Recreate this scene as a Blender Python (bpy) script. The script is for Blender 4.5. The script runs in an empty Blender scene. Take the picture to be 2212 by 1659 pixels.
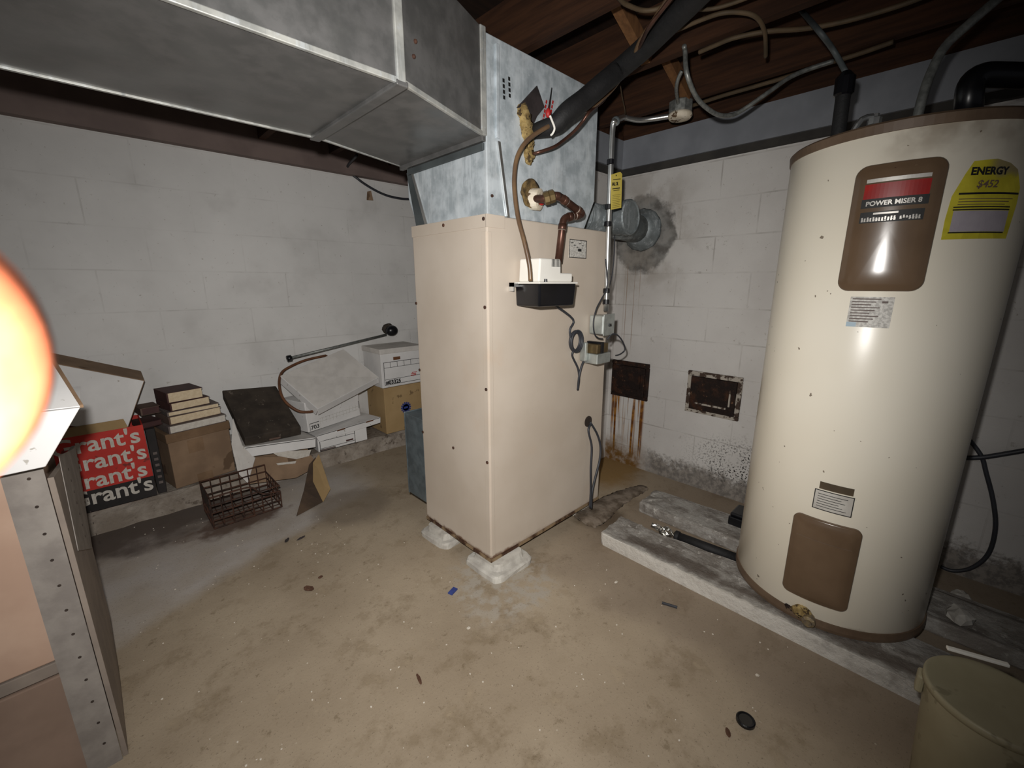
import bpy, bmesh, math, random
from mathutils import Vector, Matrix
random.seed(7)
S = bpy.context.scene
COL = S.collection
R = math.radians

# ------------------------------------------------------------------ camera
F_PX, YAW, PITCH, ROLL, CAM_H = 916.74, R(45.7212), R(13.3108), R(0.0428), 1.28
fw = Vector((math.cos(YAW)*math.cos(PITCH), math.sin(YAW)*math.cos(PITCH), -math.sin(PITCH)))
r0 = Vector((math.sin(YAW), -math.cos(YAW), 0)); d0 = fw.cross(r0)
rt = math.cos(ROLL)*r0 + math.sin(ROLL)*d0
dn = -math.sin(ROLL)*r0 + math.cos(ROLL)*d0
EYE = Vector((0, 0, CAM_H))
cd = bpy.data.cameras.new('camera'); cam = bpy.data.objects.new('camera', cd); COL.objects.link(cam)
cd.sensor_width = 36; cd.sensor_fit = 'HORIZONTAL'; cd.lens = 36*F_PX/2212
cd.clip_start = 0.005; cd.clip_end = 50
cd.dof.use_dof = True; cd.dof.focus_distance = 2.2; cd.dof.aperture_fstop = 14.92/1.0
m = Matrix((rt, -dn, -fw)).transposed().to_4x4(); m.translation = EYE
cam.matrix_world = m
S.camera = cam

# ------------------------------------------------------------------ view, world, lights
S.view_settings.view_transform = 'Standard'; S.view_settings.look = 'None'
S.view_settings.gamma = 1; S.view_settings.use_curve_mapping = False
S.view_settings.exposure = 0.0
W = bpy.data.worlds.new('world'); S.world = W; W.use_nodes = True
W.node_tree.nodes['Background'].inputs[0].default_value = (0.9, 0.92, 1.0, 1)
W.node_tree.nodes['Background'].inputs[1].default_value = 0.05

def spot(name, loc, target, watts, cone, blend, size, color=(1, 1, 1)):
    l = bpy.data.lights.new(name, 'SPOT'); l.energy = watts; l.spot_size = R(cone); l.spot_blend = blend
    l.shadow_soft_size = size; l.color = color
    o = bpy.data.objects.new(name, l); COL.objects.link(o); o.location = loc
    o.rotation_euler = (Vector(target)-Vector(loc)).to_track_quat('-Z', 'Y').to_euler()
    return o
# the torch held just above the phone: the only lamp in the cellar
spot('torch_light', EYE + Vector((0, 0, .12)) + rt*(-.05) + fw*.03, EYE + (fw + rt*(-.13) + dn*(-.02))*2, 166, 132, 1.0, .02, (1, .975, .94))
# small point lamp added beside the lens to brighten the fingertip
fl_ = bpy.data.lights.new('finger_fill', 'POINT'); fl_.energy = 2.0; fl_.shadow_soft_size = .003; fl_.color = (1, .93, .85)
fo_ = bpy.data.objects.new('finger_fill', fl_); COL.objects.link(fo_); fo_.location = EYE + rt*(-.014) + dn*.018 + fw*.000

# ------------------------------------------------------------------ pixel ray helper (a survey of the room: point of a known plane)
def at(x, y, ax, v):
    d = rt*((x-1106)/F_PX) + dn*((y-829.5)/F_PX) + fw
    t = (v-EYE[ax])/d[ax]
    return EYE + d*t
def atY(x, y, v): return at(x, y, 1, v)
def atX(x, y, v): return at(x, y, 0, v)
def atZ(x, y, v): return at(x, y, 2, v)

# ------------------------------------------------------------------ materials
def lin(c):
    if isinstance(c, str):
        c = [int(c[i:i+2], 16)/255 for i in (0, 2, 4)]
    return tuple(((v/12.92) if v <= .04045 else ((v+.055)/1.055)**2.4) for v in c[:3]) + (1,)
class NB:
    def __init__(s, name):
        s.m = bpy.data.materials.new(name); s.m.use_nodes = True; s.t = s.m.node_tree
        s.b = s.t.nodes['Principled BSDF']
        s.tc = s.t.nodes.new('ShaderNodeTexCoord'); s.obj = s.tc.outputs['Object']
    def put(s, inp, v):
        if hasattr(v, 'is_output'): s.t.links.new(v, inp)
        else: inp.default_value = v
    def sep(s, v=None):
        n = s.t.nodes.new('ShaderNodeSeparateXYZ'); s.put(n.inputs[0], v or s.obj); return n.outputs
    def comb(s, x, y, z=0.0):
        n = s.t.nodes.new('ShaderNodeCombineXYZ')
        for i, v in enumerate((x, y, z)): s.put(n.inputs[i], v)
        return n.outputs[0]
    def ma(s, op, a, b=0.0, c=None, clamp=False):
        n = s.t.nodes.new('ShaderNodeMath'); n.operation = op; n.use_clamp = clamp
        s.put(n.inputs[0], a); s.put(n.inputs[1], b)
        if c is not None: s.put(n.inputs[2], c)
        return n.outputs[0]
    def mul(s, a, b): return s.ma('MULTIPLY', a, b)
    def add(s, a, b): return s.ma('ADD', a, b)
    def sm(s, v, lo, hi, a=0.0, b=1.0):
        n = s.t.nodes.new('ShaderNodeMapRange'); n.interpolation_type = 'SMOOTHSTEP'
        s.put(n.inputs[0], v); s.put(n.inputs[1], lo); s.put(n.inputs[2], hi); s.put(n.inputs[3], a); s.put(n.inputs[4], b)
        return n.outputs[0]
    def noise(s, sc, det=4, rough=.55, vec=None, dist=0.0):
        n = s.t.nodes.new('ShaderNodeTexNoise'); s.put(n.inputs['Vector'], vec or s.obj)
        n.inputs['Scale'].default_value = sc; n.inputs['Detail'].default_value = det
        n.inputs['Roughness'].default_value = rough; n.inputs['Distortion'].default_value = dist
        return n.outputs['Fac']
    def mapv(s, scale, loc=(0, 0, 0), vec=None):
        n = s.t.nodes.new('ShaderNodeMapping'); s.put(n.inputs[0], vec or s.obj)
        n.inputs['Scale'].default_value = scale; n.inputs['Location'].default_value = loc
        return n.outputs[0]
    def mix(s, f, a, b):
        n = s.t.nodes.new('ShaderNodeMix'); n.data_type = 'RGBA'
        s.put(n.inputs['Factor'], f)
        for k, v in ((6, a), (7, b)):
            s.put(n.inputs[k], lin(v) if isinstance(v, (str, tuple, list)) else v)
        return n.outputs[2]
    def bump(s, h, strength=.3, dist=.01):
        n = s.t.nodes.new('ShaderNodeBump'); n.inputs['Strength'].default_value = strength
        n.inputs['Distance'].default_value = dist; s.put(n.inputs['Height'], h)
        s.t.links.new(n.outputs[0], s.b.inputs['Normal'])
    def fin(s, color, rough=.7, metal=0.0, spec=.5, **kw):
        s.put(s.b.inputs['Base Color'], lin(color) if isinstance(color, (str, tuple, list)) else color)
        s.put(s.b.inputs['Roughness'], rough); s.put(s.b.inputs['Metallic'], metal)
        s.put(s.b.inputs['Specular IOR Level'], spec)
        for k, v in kw.items(): s.put(s.b.inputs[k.replace('_', ' ')], v)
        return s.m
def mat(name, c1, c2=None, sc=9, rough=.7, metal=0.0, bump=0.0, bsc=None, spec=.5, spots=None, lo=.35, hi=.65):
    n = NB(name); c2 = c2 or c1
    col = n.mix(n.sm(n.noise(sc, 5), lo, hi), c1, c2)
    if spots: col = n.mix(n.sm(n.noise(spots[1], 3, .6), spots[2], spots[2]+.04), col, spots[0])
    if bump: n.bump(n.noise(bsc or sc*4, 4), bump, .004)
    return n.fin(col, rough, metal, spec)

def block_wall(name, ucoord, uoff, uw, zoff, zh, extra, c1='bcb8b4', c2='cac7c3', mk=.5, mb=.22):
    n = NB(name); xyz = n.sep()
    v = n.comb(n.add(xyz[ucoord], -uoff), n.add(xyz[2], -zoff))
    b = n.t.nodes.new('ShaderNodeTexBrick'); n.put(b.inputs['Vector'], v)
    b.offset = .5; b.offset_frequency = 2
    for k, val in (('Scale', 1.0), ('Mortar Size', .0045), ('Mortar Smooth', .4), ('Bias', 0.0), ('Brick Width', uw), ('Row Height', zh)):
        b.inputs[k].default_value = val
    mort = b.outputs['Fac']
    base = n.mix(n.sm(n.noise(2.2, 5), .3, .7), c1, c2)
    base = n.mix(n.sm(n.noise(40, 4, .7), .62, .75), base, '93897f')
    base = n.mix(n.mul(mort, n.sm(n.noise(5, 3), .4, .7, mk*.1, mk)), base, '857f78')
    base = extra(n, xyz, base)
    h = n.add(n.mul(mort, n.sm(n.noise(3, 4), .35, .65, -1.0, -.25)), n.mul(n.noise(60, 5, .75), .9))
    n.bump(h, mb, .005)
    return n.fin(base, .62, 0, .35)

def right_extra(n, xyz, c):
    y, z = xyz[1], xyz[2]
    wob = n.noise(9, 5, .65)
    # soot and cement patch around the flue thimble
    dy = n.add(y, -1.46); dz = n.add(z, -1.585)
    dist = n.ma('SQRT', n.add(n.mul(dy, dy), n.mul(n.mul(dz, dz), .75)))
    dist = n.add(dist, n.mul(n.add(wob, -.5), .16))
    c = n.mix(n.sm(dist, .225, .185), c, n.mix(n.sm(n.noise(12, 5), .35, .65), '5a5855', '8b8a87'))
    c = n.mix(n.mul(n.sm(dist, .46, .2), n.sm(n.noise(6, 5), .4, .6, .1, .5)), c, '867c70')
    # rust running from the left clean-out
    nv = n.noise(1.0, 2, .6, vec=n.mapv((1, 42, 1.1)))
    inb = n.mul(n.mul(n.sm(y, 1.635, 1.62), n.sm(y, 1.36, 1.38)), n.mul(n.sm(z, .53, .49), n.sm(z, .02, .10)))
    c = n.mix(n.mul(inb, n.sm(nv, .44, .56)), c, n.mix(n.sm(n.noise(20, 3), .4, .6), '5f350c', '8f5f1c'))
    # yellow-brown wash at the foot of the streaks
    wash = n.mul(n.sm(n.add(z, n.mul(n.add(wob, -.5), .25)), .24, .06), n.sm(n.add(y, n.mul(n.add(wob, -.5), .2)), 1.27, 1.45))
    c = n.mix(n.mul(wash, n.sm(n.noise(25, 5, .7), .3, .6, .6, 1.0)), c, '6b4c22')
    # damp grey foot of the wall
    damp = n.sm(n.add(z, n.add(n.mul(n.add(wob, -.5), .2), n.mul(n.add(n.noise(40, 5, .75), -.5), .2))), .17, .09)
    c = n.mix(n.mul(damp, n.sm(y, 1.42, 1.25, 0, .85)), c, n.mix(n.sm(n.noise(30, 5, .7), .4, .6), '4d463f', '7d756c'))
    # black mould specks near the heater
    sp = n.sm(n.noise(85, 3, .6), .54, .58)
    zone = n.mul(n.sm(n.ma('ABSOLUTE', n.add(z, -.22)), .2, .05), n.mul(n.mul(n.sm(y, 1.15, .75), n.sm(y, .45, .65)), n.sm(n.noise(7, 3), .38, .55)))
    c = n.mix(n.mul(sp, zone), c, '2a2622')
    # thin drips under the thimble
    dr = n.mul(n.sm(n.noise(1.0, 1, .5, vec=n.mapv((1, 90, .3), (0, 3.1, 0))), .62, .66), n.mul(n.sm(n.ma('ABSOLUTE', n.add(y, -1.5)), .09, .05), n.mul(n.sm(z, .8, .95), n.sm(z, 1.45, 1.3))))
    c = n.mix(n.mul(dr, .55), c, '7c5b3a')
    # general scuffing
    c = n.mix(n.sm(n.noise(13, 6, .75), .63, .7, 0, .35), c, '6f655b')
    return c
def left_extra(n, xyz, c):
    z = xyz[2]; wob = n.noise(5, 5, .65)
    c = n.mix(n.mul(n.sm(n.noise(3, 4), .5, .75), .25), c, '8d8984')
    damp = n.sm(n.add(z, n.mul(n.add(wob, -.5), .3)), .3, .1)
    return n.mix(n.mul(damp, .6), c, '776a5e')
MAT = {}
MAT['wall_right'] = block_wall('painted_block_right', 1, 1.22, .42, .14, .2, right_extra)
MAT['wall_left'] = block_wall('painted_block_left', 0, 1.246, .48, .1916, .2326, left_extra, 'cfcdca', 'dbd9d6', .26, .08)
MAT['wall_jog'] = block_wall('painted_block_jog', 0, 2.4, .42, .14, .2, lambda n, x, c: c)

def floor_mat():
    n = NB('dusty_concrete'); xyz = n.sep(); x, y = xyz[0], xyz[1]
    wob = n.noise(3.5, 6, .6)
    c = n.mix(n.sm(n.noise(1.6, 5), .32, .68), '948571', 'a79883')
    c = n.mix(n.sm(n.noise(5.5, 6, .7), .5, .68, 0, .6), c, '76664f')
    c = n.mix(n.sm(n.noise(17, 6, .75), .58, .68, 0, .5), c, '65563f')
    c = n.mix(n.sm(n.noise(11, 5, .6), .6, .72, 0, .5), c, 'aa9a83')
    # whitish band along the stored boxes
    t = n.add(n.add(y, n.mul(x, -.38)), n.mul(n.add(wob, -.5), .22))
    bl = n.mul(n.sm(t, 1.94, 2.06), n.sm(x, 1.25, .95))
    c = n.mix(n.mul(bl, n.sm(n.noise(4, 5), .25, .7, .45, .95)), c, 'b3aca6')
    # darker patches next to the furnace and along the ledge
    px = n.add(x, -.92); py = n.add(y, -2.28)
    dd = n.add(n.ma('SQRT', n.add(n.mul(px, px), n.mul(py, py))), n.mul(n.add(wob, -.5), .2))
    c = n.mix(n.sm(dd, .27, .16, 0, .65), c, '75695b')
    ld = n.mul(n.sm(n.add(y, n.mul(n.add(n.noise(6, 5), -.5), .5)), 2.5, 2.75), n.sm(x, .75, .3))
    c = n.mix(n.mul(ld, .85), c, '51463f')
    # rust under the wire crate
    px = n.add(x, -.38); py = n.add(y, -2.57)
    dd = n.add(n.ma('SQRT', n.add(n.mul(n.mul(px, px), .45), n.mul(n.mul(py, py), 1.6))), n.mul(n.add(n.noise(12, 5), -.5), .26))
    c = n.mix(n.sm(dd, .19, .09, 0, .8), c, '4a2f1c')
    # mineral ring by the furnace foot, yellow wash by the right wall, dull floor to the right
    px = n.add(x, -1.1); py = n.add(y, -1.2)
    dd = n.add(n.ma('SQRT', n.add(n.mul(px, px), n.mul(py, py))), n.mul(n.add(wob, -.5), .25))
    c = n.mix(n.mul(n.sm(dd, .28, .18), n.sm(n.noise(20, 4), .4, .6)), c, 'a59c8f')
    ye = n.mul(n.sm(n.add(x, n.mul(n.add(wob, -.5), .5)), 2.02, 2.3), n.sm(n.add(y, n.mul(n.add(wob, -.5), .3)), 1.22, 1.42))
    c = n.mix(n.mul(ye, .8), c, '8a6a37')
    dk = n.sm(n.add(x, n.mul(n.add(wob, -.5), .5)), 1.18, 1.45)
    c = n.mix(n.mul(dk, n.sm(y, 1.35, 1.0, 0, .5)), c, '7a6c5f')
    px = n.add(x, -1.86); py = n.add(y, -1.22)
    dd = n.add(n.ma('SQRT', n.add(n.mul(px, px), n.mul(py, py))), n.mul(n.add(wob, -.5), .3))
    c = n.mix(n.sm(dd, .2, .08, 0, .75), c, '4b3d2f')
    fine = n.noise(130, 3, .7)
    c = n.mix(n.sm(fine, .60, .68, 0, .55), c, '5f5243')
    c = n.mix(n.sm(n.noise(48, 2, .5), .76, .78, 0, .6), c, 'c4baa9')
    n.bump(n.add(n.noise(6, 5), n.mul(fine, .25)), .25, .015)
    return n.fin(c, .88, 0, .25)
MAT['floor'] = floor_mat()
def ledge_mat():
    n = NB('crumbling_concrete')
    c = n.mix(n.sm(n.noise(6, 6, .65), .35, .65), '857a6e', 'a59b90')
    c = n.mix(n.sm(n.noise(14, 5, .65), .57, .65, 0, .8), c, '5a4f45')
    n.bump(n.noise(25, 6, .65), .6, .02)
    return n.fin(c, .9, 0, .2)
MAT['ledge'] = ledge_mat()
def slab_mat():
    n = NB('white_stained_concrete'); xyz = n.sep()
    c = n.mix(n.sm(n.noise(9, 7, .7), .40, .6), '88827b', 'a6a29c')
    c = n.mix(n.sm(n.noise(6, 6, .65, vec=n.mapv((3.5, 1, 3), (0, .4, 0))), .50, .62, 0, .6), c, '655d56')
    c = n.mix(n.sm(n.noise(24, 5, .7), .6, .66, 0, .7), c, 'cbc7c0')
    band = n.mul(n.sm(n.ma('ABSOLUTE', n.add(n.add(xyz[0], n.mul(n.add(n.noise(7, 5), -.5), .12)), -1.715)), .05, .02), n.sm(n.noise(5, 5), .35, .55))
    c = n.mix(n.mul(band, .75), c, '574d45')
    edge = n.sm(n.add(xyz[0], n.mul(n.add(n.noise(14, 5), -.5), .05)), 1.662, 1.645)
    c = n.mix(n.mul(edge, n.sm(xyz[1], -.1, .3, .4, .9)), c, 'd2cdc4')
    n.bump(n.noise(30, 6, .7), .7, .015)
    return n.fin(c, .9, 0, .2)
MAT['dirt'] = mat('grey_dirt', '574a3c', '85786a', 16, .95, bump=.6)
MAT['slab'] = slab_mat()
MAT['pad'] = mat('furnace_pad_concrete', 'a7a29a', 'c5c1b8', 12, .9, bump=.7, bsc=30)
def metal_mat(name, c1, c2, rough=.42, streak=True, mt=.45):
    n = NB(name)
    v = n.noise(14, 5, .6)
    c = n.mix(n.sm(v, .35, .65), c1, c2)
    if streak:
        st = n.noise(1.0, 5, .7, vec=n.mapv((26, 26, 3.0)))
        c = n.mix(n.sm(st, .5, .7, 0, .55), c, 'd9dfe2'); c = n.mix(n.sm(st, .42, .3, 0, .5), c, '7d858a')
    c = n.mix(n.sm(n.noise(40, 5, .7), .56, .7, 0, .5), c, 'cfd4d8' if streak else c1)
    c = n.mix(n.sm(n.noise(5, 5, .65), .55, .75, 0, .3), c, '777773')
    rg = n.sm(n.noise(7, 4), .3, .7, rough-.08, rough+.15)
    n.bump(n.noise(4, 3), .06, .02)
    return n.fin(c, rg, mt, .5)
MAT['galv'] = metal_mat('galvanised_plenum', 'a5aeb3', 'c8d0d5', .42, True, .2)
MAT['duct'] = metal_mat('galvanised_duct', '686867', '797877', .36, False)
MAT['ductseam'] = metal_mat('duct_seam', 'a7a8a4', 'c4c4be', .45)
MAT['flue'] = metal_mat('flue_metal', '6f7678', '868d8f', .5)
MAT['steel'] = mat('bright_steel', 'b9bab9', 'd0d0cd', 12, .3, .9)
MAT['boxsteel'] = mat('galvanised_box', 'aeb3af', 'c3c8c4', 20, .4, .7)
def furnace_mat():
    n = NB('cream_enamel'); xyz = n.sep()
    c = n.mix(n.sm(n.noise(2.5, 4), .3, .7), 'bbae9f', 'c5b9ab')
    c = n.mix(n.sm(n.noise(60, 4, .7), .66, .72, 0, .4), c, 'b3997f')
    z = n.add(xyz[2], n.mul(n.add(n.noise(20, 5, .6), -.5), .06))
    c = n.mix(n.mul(n.sm(z, .034, .014), n.sm(n.add(xyz[0], n.mul(n.add(n.noise(14, 4), -.5), .3)), -.1, -.35, .2, .9)), c, '5d3a20')
    c = n.mix(n.sm(n.noise(4, 4, .6), .6, .75, 0, .3), c, 'c2ab95')
    return n.fin(c, .42, 0, .4)
MAT['furnace'] = furnace_mat()
MAT['rust'] = mat('rusty_rail', '3f2413', '8a7458', 14, .85, bump=.4, lo=.4, hi=.55)
def heater_mat():
    n = NB('almond_enamel'); xyz = n.sep()
    c = n.mix(n.sm(n.noise(2, 3), .3, .7), 'e9e1cf', 'eee7d7')
    c = n.mix(n.sm(n.noise(38, 2, .5), .74, .76, 0, .8), c, '5d4a38')
    y = n.add(xyz[1], n.mul(n.add(n.noise(6, 4), -.5), .12)); z = xyz[2]
    st = n.mul(n.sm(n.ma('ABSOLUTE', n.add(y, .12)), .22, .05), n.sm(z, 1.50, 1.62))
    c = n.mix(n.mul(st, n.sm(n.noise(7, 4), .4, .65, 0, .6)), c, '8f7c66')
    rz = n.add(z, n.mul(n.add(n.noise(12, 5), -.5), .07))
    c = n.mix(n.mul(n.sm(rz, .035, .02), .5), c, '6b4a30')
    return n.fin(c, .3, 0, .5)
MAT['heater'] = heater_mat()
MAT['brown'] = mat('brown_enamel', '5f4c3a', '6a5643', 5, .22, spec=.6)
MAT['brown_ring'] = mat('brown_plastic_ring', '5c4a3a', '6b5846', 10, .5)
MAT['joist'] = mat('dark_joist_wood', '4a2f1c', '6b4629', 6, .8, bump=.4)
def wood(name, a, b, stretch=(14, 1, 14)):
    n = NB(name)
    g = n.noise(3, 6, .6, vec=n.mapv(stretch))
    c = n.mix(n.sm(g, .3, .7), a, b)
    n.bump(g, .3, .004)
    return n.fin(c, .82, 0, .25)
MAT['joist'] = wood('dark_joist_wood', '2c1a10', '432a1a')
MAT['subfloor'] = wood('subfloor_boards', '170d08', '26170e', (1, 14, 14))
MAT['brace'] = wood('bridging_wood', '5e4028', '755233', (14, 14, 3))
MAT['sill'] = mat('dull_reddish_sill', '6b5c57', '776761', 5, .8)
MAT['beam'] = mat('grey_blue_painted_beam', '73767c', '82858b', 4, .6, bump=.1)
MAT['beam_dark'] = mat('dark_sill_gap', '2d2b29', '3a3733', 8, .9)
MAT['black'] = mat('black_plastic', '0d0d10', '141418', 8, .3)
MAT['rubber'] = mat('black_foam_rubber', '121213', '1a191a', 30, .7, bump=.3)
MAT['dark_cable'] = mat('dark_cable', '2b2c31', '33353b', 10, .5)
MAT['white_plastic'] = mat('white_plastic', 'e0ddd5', 'e9e6df', 4, .4)
MAT['copper'] = mat('tarnished_copper', '4a3128', '624438', 12, .38, .6)
MAT['solder'] = mat('solder', '9f9388', 'b3a89c', 14, .4, .7)
MAT['brass'] = mat('dull_brass', '6b5b41', '85724f', 14, .4, .7)
MAT['hose'] = mat('brown_clear_tube', '5a4635', '70583f', 9, .35)
MAT['tancable'] = mat('old_tan_cable', '463927', '5a4934', 9, .7)
MAT['greycable'] = mat('grey_flex_conduit', '70726f', '8c8e8a', 60, .45, .5)
MAT['wool'] = mat('yellow_fibreglass', '756037', 'a8915f', 35, .95, bump=1.0, bsc=60, spots=('42331d', 45, .56))
MAT['wool_dark'] = mat('brown_hole_lining', '3f3019', '77613a', 30, .95, bump=1.0, bsc=60)
MAT['tape'] = mat('black_mastic', '2b2626', '3a3333', 15, .6, bump=.2)
MAT['foam'] = mat('dirty_white_foam', 'c8bca6', 'ded4c2', 20, .8, spots=('5a4630', 25, .58))
MAT['red'] = mat('red_plastic', 'a3201f', 'b52a26', 8, .5)
MAT['yellow'] = mat('yellow_card', 'd3bd52', 'dcc862', 8, .7)
def sticker_mat():
    n = NB('worn_yellow_sticker')
    c = n.mix(n.sm(n.noise(9, 5), .35, .65), 'b3a828', 'cfc336')
    xyz = n.sep(); w = n.add(xyz[2], n.mul(n.add(n.noise(16, 5), -.5), .06))
    tear = n.mul(n.sm(w, 1.487, 1.507), n.sm(xyz[1], -.20, -.225))
    c = n.mix(n.mul(tear, .8), c, '8d7f67')
    return n.fin(c, .55)
MAT['sticker'] = sticker_mat()
MAT['paper'] = mat('grey_white_paper', 'b5b0a8', 'c5c1b9', 20, .6)
MAT['paper_print'] = mat('printed_paper', 'a3a09a', 'd0cdc6', 130, .5)
MAT['pale_blue'] = mat('pale_blue_print', '9fb5c2', 'aebfca', 20, .6)
MAT['lilac'] = mat('faded_white_print', '9f97a0', 'aaa3aa', 14, .6)
MAT['ink'] = mat('black_ink', '151515', '1d1d1d', 10, .6)
MAT['silver'] = mat('silver_ink', 'b6b2ac', 'c9c5be', 10, .35, .3)
MAT['redlabel'] = mat('red_label', 'a01f18', '8d211f', 12, .3)
MAT['card'] = mat('brown_cardboard', '7c6550', '8f765e', 5, .9, bump=.15, spots=('66503c', 6, .6))
MAT['card_dark'] = mat('damp_cardboard', '6f5740', '8a6f55', 5, .9, bump=.15)
MAT['card_damp'] = mat('wet_dark_cardboard', '43352a', '5c4938', 6, .9, bump=.2)
MAT['kraft'] = mat('tan_cardboard', 'a5895f', 'b1956b', 4, .9, bump=.1, spots=('806848', 9, .62))
MAT['whitecard'] = mat('white_cardboard', 'd6d4d2', 'e2e0de', 4, .75, bump=.05, spots=('b3aea6', 30, .68))
MAT['greycard'] = mat('dusty_white_card', 'c6c1bb', 'd1ccc6', 14, .85, spots=('9d958b', 45, .72))
MAT['carton_red'] = mat('red_carton', 'b0281f', 'c23227', 6, .7, spots=('7a2a22', 12, .62))
MAT['carton_black'] = mat('black_carton', '1f1c1b', '2b2625', 8, .8)
MAT['maroon'] = mat('dark_maroon_cover', '3f2423', '4c2d2a', 12, .75)
MAT['brownbook'] = mat('dusty_brown_cover', '5a463c', '68544a', 12, .8)
MAT['greybook'] = mat('grey_cover', '5e5350', '736863', 12, .8)
MAT['pages'] = mat('cream_pages', 'cdb99a', 'd8c6a8', 60, .85)
MAT['pages_white'] = mat('white_pages', 'bfb8ae', 'cdc7bd', 60, .85)
MAT['darkcase'] = mat('dark_brown_case', '2a221b', '3d342b', 10, .8, spots=('5f564c', 25, .64))
MAT['ruststeel'] = mat('rusty_wire', '2b1a13', '4a2c1c', 30, .85)
MAT['iron'] = None
def iron():
    n = NB('rusted_iron_door')
    c = n.mix(n.sm(n.noise(14, 6, .7), .45, .7), '1d120e', '3f2516')
    c = n.mix(n.sm(n.noise(35, 5, .7), .63, .68, 0, .6), c, '7a5a42')
    n.bump(n.noise(30, 6, .7), .6, .01)
    return n.fin(c, .75, .2, .35)
MAT['iron'] = iron()
MAT['iron_frame'] = mat('flaking_painted_iron', 'a39b90', '3a2a20', 22, .8, lo=.47, hi=.55, bump=.5)
MAT['grey_sheet'] = metal_mat('blue_grey_sheet', '5c666b', '6f7a7f', .5, False)
MAT['dark_sheet'] = mat('dark_grey_sheet', '3c4142', '4a5051', 6, .6)
MAT['bucket'] = mat('beige_plastic', '8f876d', '9a9278', 6, .5, spots=('827a62', 12, .6))
MAT['postpaint'] = mat('worn_grey_post', '77706a', '8a837c', 12, .75, bump=.2, spots=('b9b2a6', 30, .72))
MAT['board'] = mat('grey_brown_board', '776c63', '877b70', 7, .85, bump=.2, spots=('4a3d33', 40, .68))
MAT['tanbox'] = mat('tan_shelf_box', 'a88b78', 'b59985', 5, .85)
MAT['brownbox'] = mat('brown_floor_box', '7d685a', '8d7768', 5, .85)
MAT['leaf'] = mat('dry_leaf', '4a3020', '5d4030', 30, .9)
MAT['bluebit'] = mat('blue_scrap', '2c3a78', '38488a', 30, .5)
MAT['foil'] = mat('crumpled_foil', 'b8b7b2', 'd6d5d0', 30, .18, .95, bump=.8, bsc=50)
MAT['stonebit'] = mat('white_chip', 'c2b9aa', 'd2cabd', 30, .9)
MAT['hoop'] = mat('brown_hoop', '5d3a24', '6e472d', 12, .6)
MAT['darkbrown'] = mat('dark_interior', '2b211b', '352a23', 10, .9)
MAT['drain'] = mat('corroded_valve', '6b6259', '8f7d5a', 30, .6, .4, bump=.6)
def skin():
    n = NB('skin')
    c = n.mix(n.sm(n.noise(300, 3), .3, .7), (.86, .47, .33), (.90, .53, .38))
    return n.fin(c, .5, 0, .4, Subsurface_Weight=.0)
MAT['skin'] = skin()
MAT['nail'] = mat('fingernail', 'd9a58c', 'e0b09a', 20, .3)

# ------------------------------------------------------------------ object helpers
def tag(o, label=None, cat=None, group=None, kind=None):
    if label: o['label'] = label
    if cat: o['category'] = cat
    if group: o['group'] = group
    if kind: o['kind'] = kind
    return o
def thing(name, loc, label, cat, group=None):
    o = bpy.data.objects.new(name, None); o.empty_display_size = .05
    COL.objects.link(o); o.location = Vector(loc); return tag(o, label, cat, group)
def abs_loc(o):
    v = Vector((0, 0, 0))
    while o is not None: v += o.location; o = o.parent
    return v
def obj(name, bm, m, parent=None, smooth=False, bevel=0.0, at_world=True):
    """link a bmesh given in world coordinates as one mesh object"""
    bmesh.ops.recalc_face_normals(bm, faces=bm.faces[:])
    off = abs_loc(parent) if parent else Vector((0, 0, 0))
    if parent: bmesh.ops.translate(bm, verts=bm.verts[:], vec=-off)
    me = bpy.data.meshes.new(name); bm.to_mesh(me); bm.free()
    if isinstance(m, str): m = MAT[m]
    me.materials.append(m)
    if smooth:
        for p in me.polygons: p.use_smooth = True
    o = bpy.data.objects.new(name, me); COL.objects.link(o)
    if parent: o.parent = parent
    if bevel:
        b = o.modifiers.new('bevel', 'BEVEL'); b.width = bevel; b.segments = 2; b.limit_method = 'ANGLE'; b.angle_limit = R(40)
    return o
def one(name, bm, m, label, cat, group=None, kind=None, **kw):
    return tag(obj(name, bm, m, None, **kw), label, cat, group, kind)
def setting(name, bm, m, **kw):
    return tag(obj(name, bm, m, None, **kw), kind='structure')
def BM(): return bmesh.new()
def hexa(bm, quad, vec):
    vec = Vector(vec); q = [Vector(p) for p in quad]
    a = [bm.verts.new(p) for p in q]; b = [bm.verts.new(p+vec) for p in q]
    n = len(q)
    bm.faces.new(a); bm.faces.new(b[::-1])
    for i in range(n): bm.faces.new((a[i], b[i], b[(i+1) % n], a[(i+1) % n]))
    return bm
def box(bm, x0, x1, y0, y1, z0, z1):
    return hexa(bm, [(x0, y0, z0), (x1, y0, z0), (x1, y1, z0), (x0, y1, z0)], (0, 0, z1-z0))
def obox(bm, O, U, V, N):
    """box from a corner and three edge vectors"""
    O, U, V, N = Vector(O), Vector(U), Vector(V), Vector(N)
    return hexa(bm, [O, O+U, O+U+V, O+V], N)
def frame_of(d):
    d = d.normalized(); a = Vector((0, 0, 1)) if abs(d.z) < .9 else Vector((1, 0, 0))
    u = d.cross(a).normalized(); return u, d.cross(u).normalized()
def smooth_path(pts, k=6):
    pts = [Vector(p) for p in pts]
    if len(pts) < 3: return pts
    out = []
    for i in range(len(pts)-1):
        p0 = pts[max(i-1, 0)]; p1 = pts[i]; p2 = pts[i+1]; p3 = pts[min(i+2, len(pts)-1)]
        for j in range(k):
            t = j/k
            out.append(.5*((2*p1)+(p2-p0)*t+(2*p0-5*p1+4*p2-p3)*t*t+(3*p1-p0-3*p2+p3)*t*t*t))
    out.append(pts[-1]); return out
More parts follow.
